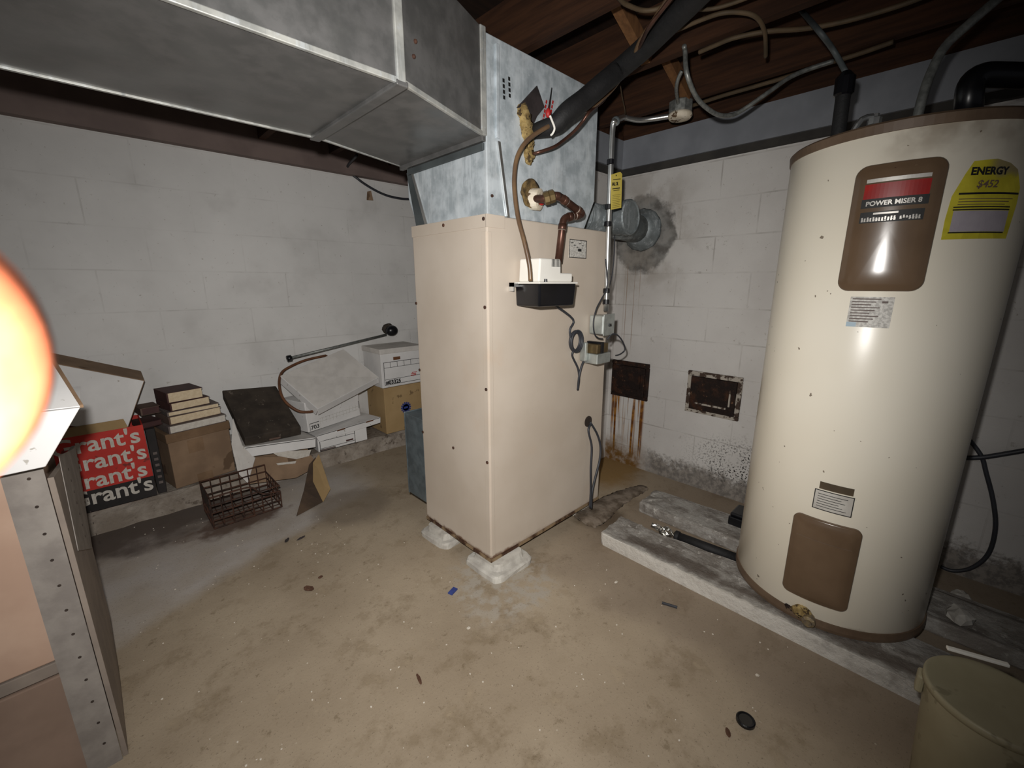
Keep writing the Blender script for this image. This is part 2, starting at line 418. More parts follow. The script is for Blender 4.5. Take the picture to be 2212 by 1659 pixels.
def tube(bm, pts, r, seg=10, k=6, cap=True, closed=False):
    P = smooth_path(pts, k) if k > 1 else [Vector(p) for p in pts]
    n = len(P); rad = r if callable(r) else (lambda t: r)
    rings = []; u = None
    for i, p in enumerate(P):
        d = (P[min(i+1, n-1)]-P[max(i-1, 0)])
        if closed: d = P[(i+1) % n]-P[i-1]
        d.normalize()
        if u is None: u, _ = frame_of(d)
        u = (u-d*u.dot(d)).normalized(); v = d.cross(u)
        rr = rad(i/(n-1))
        rings.append([bm.verts.new(p+(u*math.cos(2*math.pi*s/seg)+v*math.sin(2*math.pi*s/seg))*rr) for s in range(seg)])
    for a, b in zip(rings, rings[1:]+([rings[0]] if closed else [])):
        for s in range(seg): bm.faces.new((a[s], a[(s+1) % seg], b[(s+1) % seg], b[s]))
    if cap and not closed:
        bm.faces.new(rings[0][::-1]); bm.faces.new(rings[-1])
    return bm
def lathe(bm, c, axis, prof, seg=48, a0=0, a1=360):
    """profile of (radius, height) pairs turned about axis through c"""
    c = Vector(c); d = Vector(axis).normalized()
    if abs(d.z) > .99: u, v = Vector((1, 0, 0)), Vector((0, 1, 0))
    else: u, v = frame_of(d)
    rings = []
    for r, h in prof:
        rings.append([bm.verts.new(c+d*h+(u*math.cos(2*math.pi*s/seg)+v*math.sin(2*math.pi*s/seg))*max(r, 1e-5)) for s in range(seg)])
    for a, b in zip(rings, rings[1:]):
        for s in range(seg): bm.faces.new((a[s], a[(s+1) % seg], b[(s+1) % seg], b[s]))
    if prof[0][0] > 1e-4: bm.faces.new(rings[0][::-1])
    if prof[-1][0] > 1e-4: bm.faces.new(rings[-1])
    bmesh.ops.remove_doubles(bm, verts=bm.verts[:], dist=1e-6)
    return bm
def ball(bm, c, r, seg=16, sx=1, sy=1, sz=1):
    rr = bmesh.ops.create_uvsphere(bm, u_segments=seg, v_segments=seg//2, radius=r)
    for v in rr['verts']: v.co = Vector((v.co.x*sx, v.co.y*sy, v.co.z*sz))+Vector(c)
    return bm
def rough_up(bm, amt, cuts=0, seed=1, zmin=None):
    if cuts: bmesh.ops.subdivide_edges(bm, edges=bm.edges[:], cuts=cuts, use_grid_fill=True)
    rnd = random.Random(seed)
    for v in bm.verts:
        if zmin is not None and v.co.z < zmin: continue
        v.co += Vector((rnd.uniform(-1, 1), rnd.uniform(-1, 1), rnd.uniform(-1, 1)))*amt
    return bm
def text_bm(s, size, bold=0.0, shear=0.0, extrude=.0004, sx=1.0):
    cu = bpy.data.curves.new('t', 'FONT'); cu.body = s; cu.size = size; cu.offset = bold; cu.shear = shear; cu.extrude = extrude
    cu.resolution_u = 3
    o = bpy.data.objects.new('t', cu); COL.objects.link(o)
    bpy.context.view_layer.update()
    me = bpy.data.meshes.new_from_object(o)
    bm = BM(); bm.from_mesh(me)
    bpy.data.objects.remove(o); bpy.data.meshes.remove(me); bpy.data.curves.remove(cu)
    for v in bm.verts: v.co.x *= sx
    return bm
def place(bm, O, U, V):
    U = Vector(U).normalized(); V = Vector(V).normalized(); N = U.cross(V)
    for v in bm.verts: v.co = Vector(O)+U*v.co.x+V*v.co.y+N*v.co.z
    return bm
def prints(bm, O, U, V, rects, eps=.0012):
    """thin printed strips on a plane: rects of (a0, a1, b0, b1)"""
    U = Vector(U).normalized(); V = Vector(V).normalized(); N = U.cross(V)
    for a0, a1, b0, b1 in rects:
        obox(bm, Vector(O)+U*a0+V*b0, U*(a1-a0), V*(b1-b0), N*eps)
    return bm
def merge(bm, other):
    me = bpy.data.meshes.new('x'); other.to_mesh(me); other.free(); bm.from_mesh(me); bpy.data.meshes.remove(me); return bm

# ================================================================== SETTING
WY, WX, LY = 3.30, 2.60, 2.96          # left wall, right wall, front of ledge
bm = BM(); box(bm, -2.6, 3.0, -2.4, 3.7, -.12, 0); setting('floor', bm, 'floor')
bm = BM(); box(bm, -2.6, 2.62, WY, WY+.2, -.1, 2.36); setting('wall_left', bm, 'wall_left')
bm = BM(); box(bm, WX, WX+.2, -2.4, WY, -.1, 2.36); setting('wall_right', bm, 'wall_right')
bm = BM(); box(bm, 2.14, WX, 1.66, WY, 0, 2.15); setting('wall_back', bm, 'wall_jog')
bm = BM(); box(bm, -2.6, 2.8, -2.4, 3.5, 2.36, 2.40); setting('ceiling', bm, 'subfloor')
bm = BM()
prof = [(LY-.02, 0), (LY, .03), (LY+.005, .09), (LY+.03, .11), (WY, .115), (WY, 0)]
N = 70
rings = []
for i in range(N+1):
    x = -2.4+4.53*i/N
    rings.append([bm.verts.new((x, y+random.uniform(-.008, .008)*(y < WY-.01), z+random.uniform(-.004, .004)*(z > 0))) for y, z in prof])
for a, b in zip(rings, rings[1:]):
    for s in range(len(prof)-1): bm.faces.new((a[s], a[s+1], b[s+1], b[s]))
bm.faces.new(rings[0]); bm.faces.new(rings[-1][::-1])
setting('baseboard_left', bm, 'ledge')
# painted sill beam along the right wall, turning the corner onto the jog
bm = BM(); box(bm, 2.555, WX, -2.4, 1.66, 1.985, 2.15); box(bm, 2.14, 2.555, 1.615, 1.66, 1.985, 2.15); setting('trim_1', bm, 'beam')
bm = BM(); box(bm, 2.57, WX, -2.4, 1.66, 1.95, 1.985); box(bm, 2.14, 2.57, 1.63, 1.66, 1.95, 1.985); setting('trim_2', bm, 'beam_dark')

bm = BM(); box(bm, 2.56, WX, -2.4, 1.66, 2.152, 2.36); box(bm, 2.14, 2.56, 1.62, 1.66, 2.152, 2.36); setting('trim_3', bm, 'joist')
bm = BM(); box(bm, -2.6, 2.14, 3.24, WY, 2.06, 2.36); setting('trim_4', bm, 'sill')
# joists and bridging
jl = ['dark wooden ceiling joist running over the sheet metal duct', 'dark wooden ceiling joist just above the top of the furnace plenum',
      'dark wooden ceiling joist above the grey conduit, nailed to the tan bridging', 'dark wooden ceiling joist above the water heater, nearest the right wall']
for (x0, lab) in zip((.91, 1.35, 1.80, 2.26), jl):
    bm = BM(); box(bm, x0, x0+.04, -2.3, 3.2, 2.16, 2.36)
    one('ceiling_joist', bm, 'joist', lab, 'joist', 'ceiling joists')
def bridging(p0, p1, w, y0, y1, label):
    a, b = Vector(p0), Vector(p1); d = (b-a).normalized(); n = Vector((-d.z, 0, d.x))*w
    bm = BM(); hexa(bm, [(a.x, y0, a.z), (b.x, y0, b.z), (b.x+n.x, y0, b.z+n.z), (a.x+n.x, y0, a.z+n.z)], (0, y1-y0, 0))
    one('joist_bridging', bm, 'brace', label, 'brace', 'diagonal bridging between joists')
bridging((1.47, 0, 2.352), (1.80, 0, 2.20), -.055, 1.02, 1.06, 'tan diagonal wooden bridging left of the black insulated line')
bridging((1.90, 0, 2.352), (2.26, 0, 2.20), -.055, 1.06, 1.10, 'brown diagonal wooden bridging behind the hanging grey flexible conduit')

# ================================================================== FURNACE
FX0, FX1, FY0, FY1, FZ0, FZ1 = 1.10, 1.93, 1.262, 1.78, .06, 1.53
f = thing('furnace', (1.5, 1.5, FZ0), 'tall cream metal furnace standing on concrete pads in the middle of the cellar', 'furnace')
bm = BM(); box(bm, FX0, FX1, FY0, FY1, FZ0+.012, FZ1); obj('cabinet', bm, 'furnace', f, bevel=.006)
bm = BM(); box(bm, FX0-.003, FX1, FY0-.003, FY1, FZ0, FZ0+.013); tag(obj('base_rail', bm, 'rust', f), 'rusty bottom rail')
bm = BM(); box(bm, FX0-.0025, FX0+.004, FY0+.004, FY0+.03, FZ0+.03, FZ1-.06); box(bm, FX0+.004, FX0+.022, FY0-.0025, FY0+.004, FZ0+.03, FZ1-.06); obj('corner_trim', bm, 'furnace', f, bevel=.001)
bm = BM(); box(bm, FX0-.003, FX0+.09, FY0-.003, FY0+.003, FZ1-.045, FZ1+.002); box(bm, FX0-.003, FX0+.003, FY0, FY1, FZ1-.045, FZ1+.002); obj('top_flange', bm, 'furnace', f, bevel=.001)
for (y, z) in ((1.275, 1.19), (1.275, .86), (1.275, .54), (1.515, .538), (1.77, 1.19), (1.77, .87), (1.77, .55), (1.275, 1.515), (1.53, 1.515)):
    bm = BM(); lathe(bm, (FX0-.003, y, z), (-1, 0, 0), [(.007, 0), (.007, .003), (.004, .005)], 10); obj('screw', bm, 'ruststeel', f)
bm = BM(); box(bm, 1.592, 1.722, FY0-.002, FY0+.001, 1.395, 1.476); lb = tag(obj('rating_label', bm, 'paper_print', f), 'small printed label')
bm = BM(); prints(bm, (1.592, FY0-.002, 1.395), (1, 0, 0), (0, 0, 1), [(0, .13, 0, .003), (0, .13, .078, .081), (0, .003, 0, .081), (.127, .13, 0, .081), (.065, .09, .03, .042)] + [(.012+.02*i, .026+.02*i, .064-.009*(i % 3), .067-.009*(i % 3)) for i in range(5)]); obj('print', bm, 'ink', lb)
bm = BM(); lathe(bm, (1.795, FY0-.001, .565), (0, -1, 0), [(.03, 0), (.03, .004), (.018, .005), (.016, .001)], 20); tag(obj('cable_hole', bm, 'darkbrown', f), 'dark hole for cables')
bm = BM(); box(bm, FX0+.002, 1.75, FY1, 1.955, .15, .61); box(bm, FX0, 1.75, 1.95, 1.957, .145, .615); tag(obj('return_box', bm, 'grey_sheet', f, bevel=.003), 'blue-grey sheet metal box at the back')

def pad(cx, cy, w, d, rot, label, seed):
    bm = BM()
    for i, (s, z) in enumerate(((1.0, 0), (.98, .022), (.86, .03), (.72, .034), (.66, FZ0))):
        pass
    prof = ((1.0, 0.0), (.985, .02), (.93, .028), (.76, .03), (.72, .045), (.70, .0595))
    rings = []; rnd = random.Random(seed); n = 28
    for s, z in prof:
        ring = []
        for k in range(n):
            t = 2*math.pi*k/n; e = .35
            x = math.copysign(abs(math.cos(t))**e, math.cos(t))*w/2*s; y = math.copysign(abs(math.sin(t))**e, math.sin(t))*d/2*s
            j = 1+rnd.uniform(-.025, .025)
            ring.append(bm.verts.new((cx+(x*math.cos(rot)-y*math.sin(rot))*j, cy+(x*math.sin(rot)+y*math.cos(rot))*j, z)))
        rings.append(ring)
    for a, b in zip(rings, rings[1:]):
        for k in range(n): bm.faces.new((a[k], a[(k+1) % n], b[(k+1) % n], b[k]))
    bm.faces.new(rings[-1]); bm.faces.new(rings[0][::-1])
    one('concrete_pad', bm, 'pad', label, 'concrete pad', 'pads under the furnace')
pad(1.185, 1.305, .25, .24, 0, 'pale concrete pad under the near corner of the furnace', 3)
pad(1.14, 1.66, .2, .22, .05, 'pale concrete pad under the back left corner of the furnace', 5)
pad(1.84, 1.40, .18, .2, 0, 'pale concrete pad under the right end of the furnace', 9)
pad(1.84, 1.70, .18, .18, 0, 'pale concrete pad hidden under the rear right corner of the furnace', 11)

# ------------------------------------------------------------------ plenum
PZ = 1.532
p = thing('plenum', (1.45, 1.5, PZ), 'bluish galvanised plenum box on top of the cream furnace', 'plenum')
bm = BM()
lo = [(1.115, 1.275, PZ), (1.72, 1.275, PZ), (1.72, 1.76, PZ), (1.115, 1.76, PZ)]
mi = [(1.115, 1.275, 1.66), (1.79, 1.275, 1.66), (1.79, 1.82, 1.66), (1.115, 1.82, 1.66)]
hi = [(1.115, 1.275, 2.12), (1.79, 1.275, 2.12), (1.79, 1.82, 2.12), (1.115, 1.82, 2.12)]
L3 = [[bm.verts.new(q) for q in lay] for lay in (lo, mi, hi)]
for a, b in zip(L3, L3[1:]):
    for k in range(4): bm.faces.new((a[k], a[(k+1) % 4], b[(k+1) % 4], b[k]))
bm.faces.new(L3[0][::-1]); bm.faces.new(L3[2])
obj('plenum_body', bm, 'galv', p, bevel=.003)
bm = BM(); box(bm, 1.16, 1.175, 1.267, 1.276, 1.80, 2.10)
obj('vertical_seam', bm, 'galv', p, bevel=.002)
bm = BM(); hexa(bm, [(1.165, 1.274, 1.79), (1.178, 1.274, 1.79), (1.225, 1.274, PZ), (1.213, 1.274, PZ)], (0, -.007, 0)); tag(obj('slanted_seam', bm, 'steel', p, bevel=.001), 'bright folded edge')
bm = BM(); hexa(bm, [(1.118, 1.79, 1.78), (1.118, 1.775, 1.78), (1.118, 1.67, PZ), (1.118, 1.69, PZ)], (-.008, 0, 0)); tag(obj('slanted_seam', bm, 'steel', p, bevel=.001), 'bright folded edge')
bm = BM(); hexa(bm, [(1.1165, 1.822, 1.765), (1.1165, 1.79, 1.765), (1.1165, 1.69, PZ+.002), (1.1165, 1.765, PZ+.002)], (-.003, 0, 0)); tag(obj('shaded_side_panel', bm, 'dark_sheet', p), 'back panel of the left side, coloured dark grey for its shade')  # dark colour stands in for the shade on the plenum's left side
bm = BM(); box(bm, 1.104, 1.115, 1.285, 1.80, 1.752, 1.776); tag(obj('flange_strip', bm, 'dark_sheet', p, bevel=.002), 'dark strip under the duct')
# black mastic patch, fibreglass, foam around the drain stub
def dia(bm, pts, y=1.274, th=-.006): return hexa(bm, [atY(x, yy, y) for x, yy in pts], (0, th, 0))
bm = BM(); dia(bm, [(1158, 186), (1174, 232), (1158, 252), (1150, 270), (1142, 240), (1115, 233)]); tag(obj('mastic_patch', bm, 'tape', p), 'black mastic patch')
bm = BM()
for (x, y, r) in ((1130, 242, .03), (1134, 258, .032), (1137, 272, .033), (1140, 288, .034), (1142, 303, .03), (1146, 318, .02), (1142, 335, .026), (1141, 345, .02)):
    c = atY(x, y, 1.272); ball(bm, c, r, 12, 1, .55, 1)
rough_up(bm, .006, 0, 4); tag(obj('fibreglass_wool', bm, 'wool', p, smooth=True), 'tufts of yellow fibreglass at the pipe hole')
c = atY(1145, 418, 1.273)
bm = BM(); lathe(bm, c, (0, -1, 0), [(.052, -.002), (.055, .008), (.04, .012), (.03, .006)], 24); rough_up(bm, .003, 0, 8); tag(obj('drain_opening', bm, 'wool_dark', p, smooth=True), 'rough brown hole for the drain')
c2 = c+Vector((.02, 0, -.02))
bm = BM(); lathe(bm, c2, (.35, -1, -.1), [(.042, -.03), (.042, .03), (.03, .034), (.024, .034)], 24); tag(obj('drain_collar', bm, 'foam', p, smooth=False), 'dirty white plastic collar')
bm = BM(); ball(bm, atY(1170, 437, 1.235), .012); obj('drain_plug', bm, 'red', p, smooth=True)
# red printed words and black stamp
bm = BM()
for i, (x, y) in enumerate(((1170, 262), (1180, 262), (1186, 255))):
    pass
V = (atY(1180, 218, 1.274)-atY(1172, 262, 1.274)).normalized(); U = Vector((V.z, 0, -V.x))
for row in range(3):
    for k in range(5):
        prints(bm, atY(1171+row*7, 262, 1.274)+V*(.018*k), U, V, [(0, .008, 0, .013)], .0008)
obj('red_stencil', bm, 'red', p)
bm = BM(); V2 = (atY(1089, 185, 1.274)-atY(1090, 212, 1.274)).normalized(); U2 = Vector((V2.z, 0, -V2.x))
for row in range(2):
    for k in range(4): prints(bm, atY(1087+row*12, 214-row*4, 1.274)+V2*(.018*k), U2, V2, [(0, .010, 0, .012)], .0008)
obj('black_stencil', bm, 'ink', p)
bm = BM(); lathe(bm, atY(1057, 422, 1.27)+Vector((.012, 0, 0)), (0, -1, 0), [(.006, 0), (.005, .005)], 8); obj('screw', bm, 'ruststeel', p)

# ------------------------------------------------------------------ duct trunk
d = thing('duct_trunk', (0, 1.4, 1.8), 'long grey sheet metal duct running along the ceiling from the left into the plenum', 'duct')
DZ, DT = 1.80, 2.13
bm = BM()
secs = [(-1.9, 1.12, 1.74, DZ, DT), (.69, 1.12, 1.725, DZ, DT)]
A = [[bm.verts.new(q) for q in ((x, y0, z0), (x, y1, z0), (x, y1, z1), (x, y0, z1))] for x, y0, y1, z0, z1 in secs]
for k in range(4): bm.faces.new((A[0][k], A[0][(k+1) % 4], A[1][(k+1) % 4], A[1][k]))
bm.faces.new(A[0]); bm.faces.new(A[1][::-1]); obj('trunk', bm, 'duct', d, bevel=.003)
bm = BM()
secs = [(.69, 1.12, 1.725, DZ, DT), (1.112, 1.28, 1.85, DZ-.005, DT)]
A = [[bm.verts.new(q) for q in ((x, y0, z0), (x, y1, z0), (x, y1, z1), (x, y0, z1))] for x, y0, y1, z0, z1 in secs]
for k in range(4): bm.faces.new((A[0][k], A[0][(k+1) % 4], A[1][(k+1) % 4], A[1][k]))
bm.faces.new(A[0]); bm.faces.new(A[1][::-1]); obj('transition', bm, 'duct', d, bevel=.003)
for (x, y0, y1) in ((.68, 1.112, 1.735), (1.10, 1.268, 1.85)):
    bm = BM(); box(bm, x-.012, x+.014, y0, y0+.012, DZ-.004, DT+.002); obj('joint_seam', bm, 'ductseam', d, bevel=.003)
bm = BM(); box(bm, .665, .70, 1.112, 1.735, DZ-.012, DZ+.002); tag(obj('drive_cleat', bm, 'duct', d, bevel=.003), 'dark cleat strip under the joint')
for (a, b) in (((-1.9, 1.115), (.69, 1.115)), ((-1.9, 1.732), (.69, 1.72)), ((.69, 1.115), (1.11, 1.275)), ((.69, 1.715), (1.11, 1.845))):
    bm = BM(); u = Vector((b[0]-a[0], b[1]-a[1], 0)); w = Vector((-u.y, u.x, 0)).normalized()*.012
    obox(bm, Vector((a[0], a[1], DZ-.006)), u, w, (0, 0, .014)); obj('folded_edge', bm, 'ductseam', d, bevel=.002)
bm = BM(); obox(bm, Vector((1.095, 1.275, DZ-.022)), (0, .575, 0), (.018, 0, 0), (0, 0, .02)); obj('collar_flange', bm, 'duct', d, bevel=.002)
for (x, y, z, n) in ((.735, 1.135, 1.88, 0), (.745, 1.139, 1.92, 0)):
    bm = BM(); ball(bm, (x, y, z), .006, 8); obj('screw', bm, 'ruststeel', d)
bm = BM()
for (px, py) in ((703, 132), (712, 42), (966, 200), (980, 168), (885, 105)):
    pass

# ------------------------------------------------------------------ flue pipe
fl = thing('flue_pipe', (1.9, 1.48, 1.62), 'dull grey metal flue pipe with a round cap, running behind the furnace into the wall', 'flue pipe')
bm = BM(); tube(bm, [(1.796, 1.47, 1.633), (2.3, 1.47, 1.62), (2.594, 1.47, 1.612)], .083, 32, 1); obj('pipe', bm, 'flue', fl, smooth=True)
bm = BM(); lathe(bm, (2.12, 1.50, 1.622), (0, -1, 0), [(.083, -.05), (.083, .20), (.09, .20), (.09, .225), (.084, .232), (.078, .226), (.03, .224), (0, .224)], 36); obj('tee_cap', bm, 'flue', fl)
bm = BM()
bm.free()
for x in (1.93, 2.32):
    bm = BM(); lathe(bm, (x, 1.47, 1.628), (1, 0, 0), [(.085, 0), (.088, .004), (.085, .012)], 32); obj('joint_ring', bm, 'flue', fl)
bm = BM(); lathe(bm, (2.52, 1.47, 1.612), (1, 0, 0), [(.083, 0), (.10, .03), (.125, .07), (.13, .079)], 36); rough_up(bm, .004, 0, 3); tag(obj('cement_collar', bm, 'flue', fl, smooth=True), 'cement collar at the wall')

# ------------------------------------------------------------------ condensate pump
pu = thing('condensate_pump', (1.35, 1.19, 1.19), 'black and white condensate pump mounted on the right face of the furnace', 'pump')
X0, X1, Y0, Y1 = 1.243, 1.474, 1.122, 1.258
bm = BM(); hexa(bm, [(X0+.006, Y0+.006, 1.19), (X1-.006, Y0+.006, 1.19), (X1-.006, Y1, 1.19), (X0+.006, Y1, 1.19)], (0, 0, .092))
for v in bm.verts:
    if v.co.z > 1.25: v.co.x += -.006 if v.co.x < 1.3 else .006; v.co.y += -.006 if v.co.y < 1.2 else 0
obj('tank', bm, 'black', pu, bevel=.008)
bm = BM(); box(bm, X0-.004, X1+.004, Y0-.004, Y1, 1.279, 1.286); obj('tank_lid', bm, 'white_plastic', pu, bevel=.002)
bm = BM(); hexa(bm, [(1.258, 1.14, 1.286), (1.468, 1.14, 1.286), (1.468, 1.14, 1.322), (1.392, 1.14, 1.322), (1.390, 1.14, 1.376), (1.264, 1.14, 1.376)], (0, .112, 0)); mc = obj('motor_cover', bm, 'white_plastic', pu, bevel=.006)
bm = BM()
for k in range(7): box(bm, 1.332+.008*k, 1.3345+.008*k, 1.1385, 1.1402, 1.345, 1.374)
tag(obj('vent_slots', bm, 'ink', mc), 'dark vent slots')
bm = BM(); lathe(bm, (1.292, 1.135, 1.286), (0, 0, 1), [(.007, 0), (.006, .012), (0, .012)], 12); obj('float_stem', bm, 'black', pu)
bm = BM(); box(bm, X0-.03, X0, 1.235, Y1+.002, 1.268, 1.284); box(bm, X0-.03, X0-.026, 1.235, Y1+.002, 1.25, 1.284); tag(obj('mounting_bracket', bm, 'steel', pu), 'steel mounting ear')
# power cord: down, coil, and up to the junction box
cy = 1.248
cord = [Vector((1.455, 1.235, 1.19)), Vector((1.47, cy-.01, 1.188)), atY(1238, 690, cy), atY(1231, 712, cy), atY(1226, 730, cy)]
cc = atY(1243, 737, cy)
cord[-1] = cc+Vector((-.036, 0, .012))
bm = BM(); tube(bm, cord, .0055, 8, 4)
for rr_, yy_ in ((.046, 0), (.041, -.008), (.048, -.011), (.043, .004)):
    ring = [cc+Vector((math.cos(2*math.pi*k_/24)*rr_*.92, yy_, math.sin(2*math.pi*k_/24)*rr_*1.08)) for k_ in range(24)]
    tube(bm, ring, .005, 8, 1, closed=True)
tube(bm, [cc+Vector((-.012, -.006, -.04)), atY(1236, 768, cy), atY(1248, 795, cy), atY(1251, 818, cy), atY(1248, 842, cy), atY(1252, 808, cy-.01), atY(1262, 779, cy-.01), atY(1283, 765, cy-.005)], .0055, 8, 5)
tag(obj('power_cord', bm, 'dark_cable', pu, smooth=True), 'dark grey cord with a coil')

# copper drain pipe
cp = thing('copper_drain_pipe', atY(1165, 432, 1.2), 'tarnished copper drain pipe zigzagging from the plenum down into the pump', 'pipe')
pp = [atY(1152, 428, 1.262), atY(1172, 430, 1.20), atY(1196, 423, 1.17), atY(1208, 423, 1.165)]
pe = [atY(1208, 423, 1.165), atY(1216, 428, 1.165), atY(1258, 462, 1.165)]
bm = BM(); tube(bm, [pp[0], pp[1], pp[2], atY(1208, 424, 1.165)], .0155, 14, 2); obj('stub', bm, 'copper', cp, smooth=True)
bm = BM(); a, b = atY(1174, 430, 1.2), atY(1199, 422, 1.168); dd = (b-a); lathe(bm, a, dd, [(.018, 0), (.026, .004), (.027, dd.length*.45), (.023, dd.length*.5), (.026, dd.length*.55), (.025, dd.length*.92), (.018, dd.length)], 8); tag(obj('union_fitting', bm, 'brass', cp), 'dark brass union')
q0, q1, q2, q3 = atY(1208, 424, 1.165), atY(1260, 463, 1.165), atY(1217, 471, 1.185), Vector((1.374, 1.19, 1.37))
q3 = atY(1206, 566, 1.185)
def elbow_path(P, r=.02, k=5):
    out = [Vector(P[0])]
    for a, b, c in zip(P, P[1:], P[2:]):
        a, b, c = Vector(a), Vector(b), Vector(c)
        u = (a-b).normalized()*r; v = (c-b).normalized()*r
        for i in range(k+1):
            t = i/k; out.append((b+u)*(1-t)**2+2*b*t*(1-t)+(b+v)*t*t)
    out.append(Vector(P[-1])); return out
bm = BM(); tube(bm, elbow_path([pp[2], q0, q1, q2, q3], .022), .0155, 16, 1); obj('pipe_run', bm, 'copper', cp, smooth=True)
for q, w in ((q0, q1), (q1, q0), (q1, q2), (q2, q1), (q2, q3)):
    u = (w-q).normalized(); bm = BM(); lathe(bm, q+u*.024, u, [(.0158, 0), (.018, .001), (.018, .022), (.0158, .024)], 16); obj('elbow_socket', bm, 'copper', cp, smooth=True)
    bm = BM(); lathe(bm, q+u*.046, u, [(.0165, 0), (.0175, .002), (.0162, .004)], 16); tag(obj('solder_ring', bm, 'solder', cp), 'pale solder ring')

# drain hose, refrigerant lines
hp = [atY(1146, 607, 1.135), atY(1143, 570, 1.14), atY(1132, 520, 1.16), atY(1119, 470, 1.19), atY(1112, 420, 1.21), atY(1111, 380, 1.22), atY(1117, 340, 1.22), atY(1135, 308, 1.21), atY(1165, 284, 1.19), atY(1200, 266, 1.17), atY(1240, 248, 1.15), atY(1272, 235, 1.14), atY(1300, 215, 1.13), atZ(1325, 190, 2.06), atZ(1343, 165, 2.085), atZ(1365, 130, 2.10), atZ(1385, 85, 2.11), atZ(1415, 40, 2.12), atZ(1460, -30, 2.13)]
bm = BM(); tube(bm, hp, .0085, 10, 5); one('drain_hose', bm, 'hose', 'brown translucent drain hose looping from the pump up to the joists', 'hose', smooth=True)
rp = [atY(1150, 286, 1.285), atY(1170, 279, 1.23), atY(1200, 268, 1.17), atY(1225, 243, 1.14), atY(1262, 215, 1.12), atY(1300, 182, 1.09), atZ(1340, 148, 2.10), atZ(1390, 105, 2.115), atZ(1440, 55, 2.12), atZ(1500, -5, 2.125), atZ(1570, -80, 2.13)]
rl = thing('refrigerant_line', rp[0], 'thick black insulated pipe rising from the plenum to the joists', 'pipe')
bm = BM(); tube(bm, rp, lambda t: .026+.012*min(1, t*3), 18, 5); obj('foam_sleeve', bm, 'rubber', rl, smooth=True)
bm = BM(); tube(bm, [atY(1188, 250, 1.12), atY(1193, 262, 1.125), atY(1198, 277, 1.13), atY(1194, 288, 1.14), atY(1190, 292, 1.15)], .004, 8, 4); tag(obj('cable_tie', bm, 'white_plastic', rl, smooth=True), 'pale tie')
bm = BM(); ball(bm, atY(1184, 244, 1.17), .013, 12, .8, .8, 1.3); wn = tag(obj('wire_nut', bm, 'red', rl, smooth=True), 'red wire nut')
bm = BM(); tube(bm, [atY(1184, 240, 1.17), atY(1188, 215, 1.22), atY(1192, 190, 1.265)], .002, 6, 3); tag(obj('thin_wire', bm, 'ink', wn), 'black wire')
lp = [atY(1150, 332, 1.272), atY(1160, 330, 1.23), atY(1195, 318, 1.2), atY(1215, 305, 1.19), atY(1240, 284, 1.17), atY(1258, 263, 1.15), atY(1275, 240, 1.13), atZ(1305, 215, 2.03), atZ(1322, 180, 2.09), atZ(1352, 150, 2.105), atZ(1375, 115, 2.11), atZ(1400, 62, 2.08), atZ(1430, 22, 2.09), atZ(1470, -30, 2.1)]
bm = BM(); tube(bm, lp, .0065, 8, 5); one('copper_line', bm, 'copper', 'thin bare copper line bending up beside the black insulated pipe', 'pipe', smooth=True)

# cables at the foot of the furnace
for pts, lab in (([(1277, 915), (1271, 930), (1278, 965), (1276, 1010), (1276, 1060), (1274, 1096)], 'dark cable hanging from the furnace hole, the straighter left one'),
                 ([(1275, 912), (1290, 938), (1297, 965), (1295, 995), (1285, 1035), (1279, 1065), (1277, 1098)], 'dark cable hanging from the furnace hole, the right one that bows out')):
    n = len(pts); P = [atY(x, y, 1.256-.05*i/(n-1)) for i, (x, y) in enumerate(pts)]
    P[-1].z = max(P[-1].z, .012)
    bm = BM(); tube(bm, P, .006, 8, 6); one('power_cable', bm, 'dark_cable', lab, 'cable', smooth=True)

# ------------------------------------------------------------------ conduit, boxes, tag
CY = 1.225
k = thing('conduit', (1.84, CY, 1.1), 'silver metal conduit running down the right edge of the furnace', 'conduit')
ctop = [atY(1309, 672, CY-.02), atY(1311, 600, CY-.02), atY(1316, 450, CY-.02), atY(1320, 330, CY-.02), atY(1323, 283, CY-.02)]
bm = BM(); tube(bm, [ctop[0], ctop[2], ctop[4], atY(1330, 262, CY-.02), atZ(1345, 254, 2.09), atZ(1352, 254, 2.10)], .0125, 14, 6); obj('upright_tube', bm, 'steel', k, smooth=True)
bm = BM(); tube(bm, [atZ(1350, 254, 2.10), atZ(1375, 259, 2.10), atZ(1400, 258, 2.105), atZ(1452, 250, 2.11)], .0125, 14, 5); obj('horizontal_tube', bm, 'steel', k, smooth=True)
for (x, y) in ((1319, 350), (1315, 447), (1313, 484), (1310, 628), (1309, 652)):
    c = atY(x, y, CY-.02); bm = BM(); lathe(bm, c-Vector((0, 0, .012)), (0, 0, 1), [(.013, 0), (.017, .002), (.017, .022), (.013, .024)], 14); tag(obj('tape_band', bm, 'black', k), 'black tape band')
bm = BM(); ball(bm, atY(1330, 262, CY-.02), .02, 12); obj('elbow_fitting', bm, 'flue', k, smooth=True)
